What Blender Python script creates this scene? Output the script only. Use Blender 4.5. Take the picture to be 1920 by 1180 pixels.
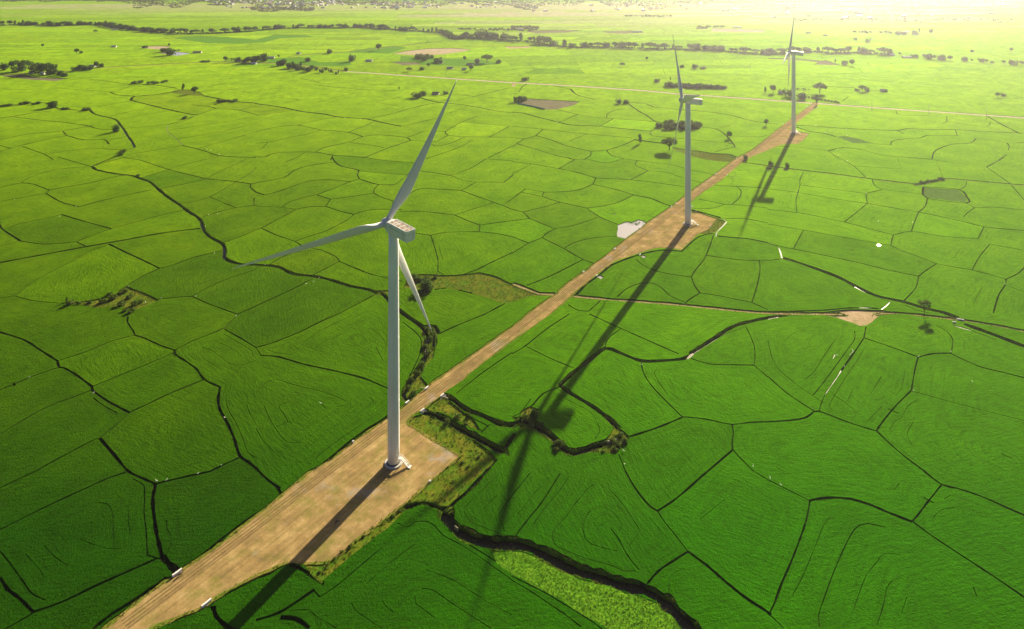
import bpy, bmesh, math, random
import numpy as np
from mathutils import Vector, Matrix
from mathutils.geometry import delaunay_2d_cdt

random.seed(11); RNG = np.random.default_rng(11)
scene = bpy.context.scene
for o in list(bpy.data.objects): bpy.data.objects.remove(o)
col = scene.collection
R = math.radians

# ---- camera: a drone about 196 m up looking level across the plain, the lens shifted down ----
CAM_H = 195.6; FPX = 1280.0; HORIZON = -70.0; CX = 960.0
cam = bpy.data.cameras.new('camera'); cam_o = bpy.data.objects.new('camera', cam); col.objects.link(cam_o)
cam.sensor_width = 36.0; cam.lens = 24.0; cam.shift_y = -(590.0 - HORIZON) / 1920.0
cam.clip_start = 1.0; cam.clip_end = 60000.0
cam_o.location = (0, 0, CAM_H); cam_o.rotation_euler = (R(90), 0, 0)
scene.camera = cam_o

# ---- light: a low sun ahead and to the right ----
SUN_AZ = 28.25; SUN_EL = 20.15
world = bpy.data.worlds.new('World'); scene.world = world; world.use_nodes = True
wn = world.node_tree
bg = wn.nodes['Background']; sky = wn.nodes.new('ShaderNodeTexSky'); sky.sky_type = 'NISHITA'
sky.sun_disc = False; sky.sun_elevation = R(SUN_EL); sky.sun_rotation = R(SUN_AZ)
sky.altitude = 100; sky.air_density = 0.28; sky.dust_density = 1.7; sky.ozone_density = 1.0
wn.links.new(sky.outputs[0], bg.inputs[0]); bg.inputs[1].default_value = 0.05
sun = bpy.data.lights.new('sun', 'SUN'); sun_o = bpy.data.objects.new('sun', sun); col.objects.link(sun_o)
sun.energy = 5.0; sun.angle = R(0.5); sun.color = (1.0, 0.88, 0.62)
sd = Vector((math.sin(R(SUN_AZ)) * math.cos(R(SUN_EL)), math.cos(R(SUN_AZ)) * math.cos(R(SUN_EL)), math.sin(R(SUN_EL))))
sun_o.rotation_euler = (-sd).to_track_quat('-Z', 'Y').to_euler(); sun_o.location = sd * 400
scene.view_settings.view_transform = 'Standard'; scene.view_settings.look = 'None'
scene.view_settings.exposure = 1.58; scene.view_settings.gamma = 1.0
scene.view_settings.use_curve_mapping = False
scene.cycles.max_bounces = 6; scene.cycles.diffuse_bounces = 3; scene.cycles.glossy_bounces = 3
scene.cycles.transmission_bounces = 3; scene.cycles.volume_bounces = 0; scene.cycles.transparent_max_bounces = 8
scene.cycles.use_denoising = True
HAZE_DENSITY = 4.7e-5; HAZE_G = 0.73

# ---------------------------------------------------------------------------
# helpers
# ---------------------------------------------------------------------------
def at(x, y, z=0.6):
    """survey point -> place on the plain"""
    d = FPX * (CAM_H - z) / (y - HORIZON)
    return ((x - CX) * d / FPX, d)

def tag(o, label=None, cat=None, group=None, kind=None):
    if label: o['label'] = label
    if cat: o['category'] = cat
    if group: o['group'] = group
    if kind: o['kind'] = kind
    return o

def empty(name, loc=(0, 0, 0), rz=0.0):
    o = bpy.data.objects.new(name, None); col.objects.link(o)
    o.location = loc; o.rotation_euler = (0, 0, rz); o.empty_display_size = 0.5
    return o

def link_mesh(name, me, parent=None, mat=None):
    o = bpy.data.objects.new(name, me); col.objects.link(o)
    if mat and not me.materials: me.materials.append(mat)
    if parent: o.parent = parent
    return o

def mesh_np(name, V, F):
    me = bpy.data.meshes.new(name); me.from_pydata([tuple(v) for v in V], [], [tuple(f) for f in F]); me.update()
    return me

class MB:
    """collects shapes into one mesh"""
    def __init__(s): s.v = []; s.f = []; s.m = []; s.sm = []
    def add(s, V, F, mi=0, smooth=False):
        b = len(s.v); s.v += [tuple(v) for v in V]
        for f in F: s.f.append(tuple(i + b for i in f)); s.m.append(mi); s.sm.append(smooth)
    def box(s, c, size, rz=0.0, mi=0, taper=1.0):
        x, y, z = size[0] / 2, size[1] / 2, size[2] / 2
        V = []
        for k, zz in ((1, -z), (taper, z)):
            for a, b in ((-x, -y), (x, -y), (x, y), (-x, y)): V.append((a * k, b * k, zz))
        ca, sa = math.cos(rz), math.sin(rz)
        V = [(c[0] + a * ca - b * sa, c[1] + a * sa + b * ca, c[2] + d) for a, b, d in V]
        s.add(V, [(3, 2, 1, 0), (4, 5, 6, 7), (0, 1, 5, 4), (1, 2, 6, 5), (2, 3, 7, 6), (3, 0, 4, 7)], mi)
    def bar(s, p, q, w, h=None, mi=0):
        p = Vector(p); q = Vector(q); h = h or w; d = (q - p).normalized()
        up = Vector((0, 0, 1)) if abs(d.z) < .95 else Vector((1, 0, 0))
        a = d.cross(up).normalized() * w / 2; b = a.cross(d).normalized() * h / 2
        V = [p - a - b, p + a - b, p + a + b, p - a + b, q - a - b, q + a - b, q + a + b, q - a + b]
        s.add(V, [(3, 2, 1, 0), (4, 5, 6, 7), (0, 1, 5, 4), (1, 2, 6, 5), (2, 3, 7, 6), (3, 0, 4, 7)], mi)
    def lathe(s, prof, n=32, c=(0, 0, 0), mi=0, cap=True, smooth=True):
        V = []; F = []
        for r, z in prof:
            for k in range(n):
                a = 2 * math.pi * k / n; V.append((c[0] + r * math.cos(a), c[1] + r * math.sin(a), c[2] + z))
        for i in range(len(prof) - 1):
            for k in range(n): F.append((i * n + k, i * n + (k + 1) % n, (i + 1) * n + (k + 1) % n, (i + 1) * n + k))
        s.add(V, F, mi, smooth)
        if cap:
            b = len(s.v) - len(V)
            s.f.append(tuple(b + (len(prof) - 1) * n + k for k in range(n))); s.m.append(mi); s.sm.append(False)
            s.f.append(tuple(b + n - 1 - k for k in range(n))); s.m.append(mi); s.sm.append(False)
    def tube(s, pts, rad, n=8, mi=0):
        pts = [Vector(p) for p in pts]; rings = []
        for i, p in enumerate(pts):
            d = (pts[min(i + 1, len(pts) - 1)] - pts[max(i - 1, 0)]).normalized()
            up = Vector((0, 0, 1)) if abs(d.z) < .9 else Vector((1, 0, 0))
            a = d.cross(up).normalized(); b = a.cross(d); r = rad[i] if isinstance(rad, (list, tuple)) else rad
            rings.append([p + (a * math.cos(2 * math.pi * k / n) + b * math.sin(2 * math.pi * k / n)) * r for k in range(n)])
        V = [v for rg in rings for v in rg]; F = []
        for i in range(len(pts) - 1):
            for k in range(n): F.append((i * n + k, i * n + (k + 1) % n, (i + 1) * n + (k + 1) % n, (i + 1) * n + k))
        F.append(tuple(range(n - 1, -1, -1))); F.append(tuple((len(pts) - 1) * n + k for k in range(n)))
        s.add(V, F, mi, True)
    def mesh(s, name, mats):
        me = bpy.data.meshes.new(name); me.from_pydata(s.v, [], s.f); me.update()
        for m in (mats if isinstance(mats, (list, tuple)) else [mats]): me.materials.append(m)
        me.polygons.foreach_set('material_index', s.m); me.polygons.foreach_set('use_smooth', s.sm)
        return me
    def build(s, name, mats, parent=None): return link_mesh(name, s.mesh(name, mats), parent)

NTH = ['second', 'third', 'fourth', 'fifth', 'sixth', 'seventh', 'eighth', 'ninth', 'tenth', 'eleventh', 'twelfth', 'thirteenth', 'fourteenth', 'fifteenth', 'sixteenth', 'seventeenth']
def nth_label(i, n, what):
    return ('leftmost of the ' + what) if i == 0 else ('rightmost of the ' + what) if i == n - 1 else NTH[i - 1] + ' from the left of the ' + what

# ---------------------------------------------------------------------------
# materials
# ---------------------------------------------------------------------------
def mat(name):
    m = bpy.data.materials.new(name); m.use_nodes = True; nt = m.node_tree
    return m, nt, nt.nodes['Principled BSDF']
def node(nt, kind, **kw):
    n = nt.nodes.new(kind)
    for k, v in kw.items(): setattr(n, k, v)
    return n
def noise(nt, vec, scale, detail=4.0, rough=.55):
    n = node(nt, 'ShaderNodeTexNoise'); n.inputs['Scale'].default_value = scale
    n.inputs['Detail'].default_value = detail; n.inputs['Roughness'].default_value = rough
    if vec is not None: nt.links.new(vec, n.inputs['Vector'])
    return n
def ramp(nt, fac, stops):
    n = node(nt, 'ShaderNodeValToRGB'); e = n.color_ramp.elements
    while len(e) < len(stops): e.new(.5)
    for i, (p, c) in enumerate(stops): e[i].position = p; e[i].color = (c if len(c) == 4 else (*c, 1))
    nt.links.new(fac, n.inputs[0]); return n
def mixc(nt, fac, a, b, mode='MIX'):
    n = node(nt, 'ShaderNodeMix', data_type='RGBA', blend_type=mode)
    for s, v in ((0, fac), (6, a), (7, b)):
        if hasattr(v, 'links'): nt.links.new(v, n.inputs[s])
        else: n.inputs[s].default_value = v if not isinstance(v, tuple) else (*v, 1)
    return n.outputs[2]
def math_n(nt, op, a, b=None, clamp=False):
    n = node(nt, 'ShaderNodeMath', operation=op); n.use_clamp = clamp
    for i, v in ((0, a), (1, b)):
        if v is None: continue
        if hasattr(v, 'links'): nt.links.new(v, n.inputs[i])
        else: n.inputs[i].default_value = v
    return n.outputs[0]
def geo_pos(nt): return node(nt, 'ShaderNodeNewGeometry').outputs['Position']
def scaled(nt, vec, s, rz=0.0):
    if rz:
        r = node(nt, 'ShaderNodeMapping'); r.inputs['Rotation'].default_value = (0, 0, rz); nt.links.new(vec, r.inputs['Vector']); vec = r.outputs[0]
    n = node(nt, 'ShaderNodeMapping'); n.inputs['Scale'].default_value = s
    nt.links.new(vec, n.inputs['Vector']); return n.outputs[0]
def bump(nt, h, strength, dist, normal=None):
    n = node(nt, 'ShaderNodeBump'); n.inputs['Strength'].default_value = strength; n.inputs['Distance'].default_value = dist
    nt.links.new(h, n.inputs['Height'])
    if normal is not None: nt.links.new(normal, n.inputs['Normal'])
    return n.outputs[0]

def rice_material():
    m, nt, p = mat('rice'); L = nt.links.new
    pos = geo_pos(nt)
    tint = node(nt, 'ShaderNodeAttribute', attribute_name='plot_colour').outputs['Color']
    dist = node(nt, 'ShaderNodeAttribute', attribute_name='edge_distance').outputs['Fac']
    # planting rows run round the field, parallel to its banks
    sx = node(nt, 'ShaderNodeSeparateXYZ'); L(pos, sx.inputs[0])
    cx = node(nt, 'ShaderNodeCombineXYZ')
    L(math_n(nt, 'MULTIPLY', sx.outputs[0], .10), cx.inputs[0]); L(math_n(nt, 'MULTIPLY', sx.outputs[1], .10), cx.inputs[1])
    L(math_n(nt, 'MULTIPLY', dist, .9), cx.inputs[2])
    rows = noise(nt, cx.outputs[0], 1.0, 5.0, .65)
    rnd = node(nt, 'ShaderNodeObjectInfo').outputs['Random']                    # every plot was planted its own way
    rm = node(nt, 'ShaderNodeMapping'); L(pos, rm.inputs['Vector']); rc_ = node(nt, 'ShaderNodeCombineXYZ')
    L(math_n(nt, 'ADD', math_n(nt, 'MULTIPLY', rnd, 1.6), -.3), rc_.inputs[2]); L(rc_.outputs[0], rm.inputs['Rotation'])
    blow = noise(nt, scaled(nt, rm.outputs[0], (.20, .80, 1)), 1.0, 4.0, .62)   # leaves laid over by the wind
    thin = noise(nt, scaled(nt, pos, (1, 1, 0)), .16, 5.0, .75)                 # thin spots in the crop
    patch = noise(nt, scaled(nt, pos, (1, 1, 0)), .035, 4.0, .55)
    clump = noise(nt, scaled(nt, pos, (1, 1, 0)), 1.1, 4.0, .7)
    f1 = ramp(nt, rows.outputs[0], [(.28, (.62, .62, .62)), (.5, (1, 1, 1)), (.75, (1.22, 1.22, 1.15))])
    f2 = ramp(nt, patch.outputs[0], [(.3, (.74, .80, .8)), (.55, (1, 1, 1)), (.75, (1.28, 1.16, 1.0))])
    f3 = ramp(nt, clump.outputs[0], [(.25, (.50, .58, .5)), (.5, (1, 1, 1)), (.8, (1.4, 1.3, 1.2))])
    c = mixc(nt, 1.0, tint, f1.outputs[0], 'MULTIPLY'); c = mixc(nt, 1.0, c, f2.outputs[0], 'MULTIPLY')
    c = mixc(nt, 1.0, c, f3.outputs[0], 'MULTIPLY')
    f4 = ramp(nt, blow.outputs[0], [(.3, (.72, .78, .7)), (.5, (1, 1, 1)), (.72, (1.25, 1.18, 1.1))])
    c = mixc(nt, 1.0, c, f4.outputs[0], 'MULTIPLY')
    f5 = ramp(nt, thin.outputs[0], [(.66, (1, 1, 1)), (.75, (.42, .50, .6))])
    c = mixc(nt, 1.0, c, f5.outputs[0], 'MULTIPLY')
    L(c, p.inputs['Base Color'])
    p.inputs['Roughness'].default_value = .9; p.inputs['Specular IOR Level'].default_value = 0.0
    h = math_n(nt, 'ADD', math_n(nt, 'MULTIPLY', clump.outputs[0], 1.0), math_n(nt, 'ADD', math_n(nt, 'MULTIPLY', rows.outputs[0], math_n(nt, 'MULTIPLY', rnd, .9)), math_n(nt, 'MULTIPLY', blow.outputs[0], .8)))
    fine = noise(nt, scaled(nt, pos, (1, 1, 0)), 3.1, 2.0, .6)
    h = math_n(nt, 'ADD', h, math_n(nt, 'MULTIPLY', fine.outputs[0], .6))
    nb_ = bump(nt, h, .85, .7); L(nb_, p.inputs['Normal'])
    gl = node(nt, 'ShaderNodeBsdfGlossy'); gl.inputs['Roughness'].default_value = .60; gl.inputs['Color'].default_value = (.27, .72, .002, 1)   # waxy leaves catch the low sun
    L(nb_, gl.inputs['Normal'])
    mx = node(nt, 'ShaderNodeMixShader'); mx.inputs[0].default_value = .017
    L(p.outputs[0], mx.inputs[1]); L(gl.outputs[0], mx.inputs[2]); L(mx.outputs[0], nt.nodes['Material Output'].inputs[0])
    return m

def soil_material(name, c0, c1, c2, rough=.9, scale=.35, bs=.5, streak=None, green=None):
    m, nt, p = mat(name); L = nt.links.new; pos = geo_pos(nt)
    a = noise(nt, pos, scale, 6.0, .62); b = noise(nt, pos, max(scale * 4, 1.2), 3.0, .6)
    c = ramp(nt, a.outputs[0], [(.3, c0), (.5, c1), (.72, c2)]).outputs[0]
    c = mixc(nt, .35, c, ramp(nt, b.outputs[0], [(.3, (.72, .72, .72)), (.7, (1.25, 1.25, 1.25))]).outputs[0], 'MULTIPLY')
    if streak is not None:
        # wheel tracks: lines that follow the road, wandering a little
        wob = noise(nt, pos, .03, 0.0, .5)
        rot = scaled(nt, pos, (1, 1, 0), streak); sep = node(nt, 'ShaderNodeSeparateXYZ'); L(rot, sep.inputs[0])
        v = math_n(nt, 'ADD', math_n(nt, 'SUBTRACT', sep.outputs[1], ROAD_V0), math_n(nt, 'MULTIPLY', math_n(nt, 'SUBTRACT', wob.outputs[0], .5), 1.6))
        cb = node(nt, 'ShaderNodeCombineXYZ'); L(math_n(nt, 'MULTIPLY', v, .9), cb.inputs[1]); L(math_n(nt, 'MULTIPLY', sep.outputs[0], .018), cb.inputs[0])
        sn = noise(nt, cb.outputs[0], 1.0, 1.5, .5)
        c = mixc(nt, .38, c, ramp(nt, sn.outputs[0], [(.32, (.60, .56, .50)), (.5, (1, 1, 1)), (.68, (1.25, 1.22, 1.15))]).outputs[0], 'MULTIPLY')
        rut = math_n(nt, 'ABSOLUTE', math_n(nt, 'SUBTRACT', math_n(nt, 'ABSOLUTE', v), .95))
        c = mixc(nt, ramp(nt, rut, [(.12, (.55, .55, .55)), (.42, (0, 0, 0))]).outputs[0], c, (.20, .13, .06))
        gv = noise(nt, pos, .045, 5.0, .7)
        c = mixc(nt, ramp(nt, gv.outputs[0], [(.58, (0, 0, 0)), (.66, (.7, .7, .7))]).outputs[0], c, (.30, .26, .22))
    if green is not None:
        gnz = noise(nt, pos, .12, 6.0, .7)
        c = mixc(nt, ramp(nt, gnz.outputs[0], [(.48, (0, 0, 0)), (.66, (.8, .8, .8))]).outputs[0], c, green)
    L(c, p.inputs['Base Color']); p.inputs['Roughness'].default_value = rough; p.inputs['Specular IOR Level'].default_value = 0.0
    L(bump(nt, math_n(nt, 'ADD', b.outputs[0], math_n(nt, 'MULTIPLY', a.outputs[0], 1.5)), bs, .25), p.inputs['Normal'])
    return m

def water_material(name, c, rough=.04, spec=.5):
    m, nt, p = mat(name); L = nt.links.new; pos = geo_pos(nt)
    n = noise(nt, pos, .8, 3.0)
    p.inputs['Base Color'].default_value = (*c, 1); p.inputs['Roughness'].default_value = rough
    p.inputs['IOR'].default_value = 1.33; p.inputs['Specular IOR Level'].default_value = spec
    L(bump(nt, n.outputs[0], .02, .05), p.inputs['Normal']); return m

def leaf_material(name, c0, c1, trans=.35, attr=None):
    m, nt, p = mat(name); L = nt.links.new; pos = geo_pos(nt)
    n = noise(nt, pos, .7, 3.0, .6); c = ramp(nt, n.outputs[0], [(.3, c0), (.7, c1)]).outputs[0]
    if attr: c = mixc(nt, 1.0, c, node(nt, 'ShaderNodeAttribute', attribute_name=attr).outputs['Color'], 'MULTIPLY')
    L(c, p.inputs['Base Color']); p.inputs['Roughness'].default_value = .7; p.inputs['Specular IOR Level'].default_value = .05
    t = node(nt, 'ShaderNodeBsdfTranslucent'); L(c, t.inputs[0])
    mx = node(nt, 'ShaderNodeMixShader'); mx.inputs[0].default_value = trans
    L(p.outputs[0], mx.inputs[1]); L(t.outputs[0], mx.inputs[2]); L(mx.outputs[0], nt.nodes['Material Output'].inputs[0])
    return m

def paint_material(name, c, rough=.45, dirt=.12, scale=.5, spec=.4):
    m, nt, p = mat(name); L = nt.links.new; pos = node(nt, 'ShaderNodeTexCoord').outputs['Object']
    n = noise(nt, scaled(nt, pos, (1, 1, .18)), scale, 6.0, .65)
    k = 1 - dirt
    cc = ramp(nt, n.outputs[0], [(.35, (c[0] * k * .96, c[1] * k * .95, c[2] * k * .9)), (.65, c)]).outputs[0]
    L(cc, p.inputs['Base Color']); p.inputs['Roughness'].default_value = rough; p.inputs['Specular IOR Level'].default_value = spec
    return m

ROAD_DIR = math.atan2(at(1352, 330)[1] - at(905, 667)[1], at(1352, 330)[0] - at(905, 667)[0])
_p = at(905, 667); ROAD_V0 = -math.sin(ROAD_DIR) * _p[0] + math.cos(ROAD_DIR) * _p[1]
M = {}
M['rice'] = rice_material()
M['stem_shade'] = soil_material('rice_stem_shade', (.010, .022, .003), (.018, .036, .004), (.03, .055, .006), scale=.8, bs=.4)  # crop side walls: stem colour darkened further, shade along the bunds painted in
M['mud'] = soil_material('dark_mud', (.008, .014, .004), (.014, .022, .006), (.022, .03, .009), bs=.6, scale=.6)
M['road'] = soil_material('sandy_road', (.19, .135, .058), (.295, .20, .082), (.42, .30, .135), streak=-ROAD_DIR, green=(.17, .16, .035), bs=.25, scale=.14)
M['verge'] = soil_material('verge_turf', (.10, .14, .012), (.16, .16, .025), (.26, .20, .06), scale=.5, bs=.6, green=(.07, .15, .01))
M['rut'] = soil_material('wheel_rut', (.13, .088, .038), (.17, .115, .05), (.22, .155, .07), scale=.3, bs=.2)
M['track'] = soil_material('pale_track', (.26, .20, .08), (.34, .26, .12), (.42, .33, .18), green=(.2, .22, .05))
M['tarmac_dust'] = soil_material('dusty_concrete', (.44, .37, .27), (.52, .44, .33), (.58, .50, .39), bs=.2)
M['bare'] = soil_material('bare_earth', (.34, .235, .13), (.42, .30, .18), (.49, .37, .24), green=(.2, .2, .06))
M['dry'] = soil_material('dry_stubble', (.30, .235, .14), (.37, .30, .19), (.43, .36, .24), scale=.06)
M['tilled'] = soil_material('tilled_earth', (.12, .10, .06), (.165, .14, .09), (.21, .18, .12), scale=.1, green=(.08, .13, .03))
M['weeds'] = soil_material('weed_cover', (.055, .115, .006), (.105, .135, .010), (.17, .15, .02), scale=.22, bs=.8, green=(.05, .14, .008))
M['bank'] = soil_material('bank_grass', (.035, .085, .006), (.065, .12, .01), (.13, .15, .02), scale=.3, bs=.8)
M['rough'] = soil_material('rough_pasture', (.06, .17, .008), (.085, .21, .010), (.12, .25, .014), scale=.3, bs=1.0)
M['garden'] = soil_material('vegetable_rows', (.045, .10, .012), (.07, .14, .02), (.11, .17, .03), scale=.5, bs=.8)
M['stream'] = water_material('dark_water', (.004, .005, .003), .15, .12)
M['pond'] = water_material('muddy_water', (.33, .30, .27), .06)
M['shallow'] = water_material('shallow_water', (.24, .22, .15), .45, .10)
M['plain'] = soil_material('far_plain', (.06, .15, .008), (.10, .20, .01), (.15, .24, .02), scale=.02)
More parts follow.
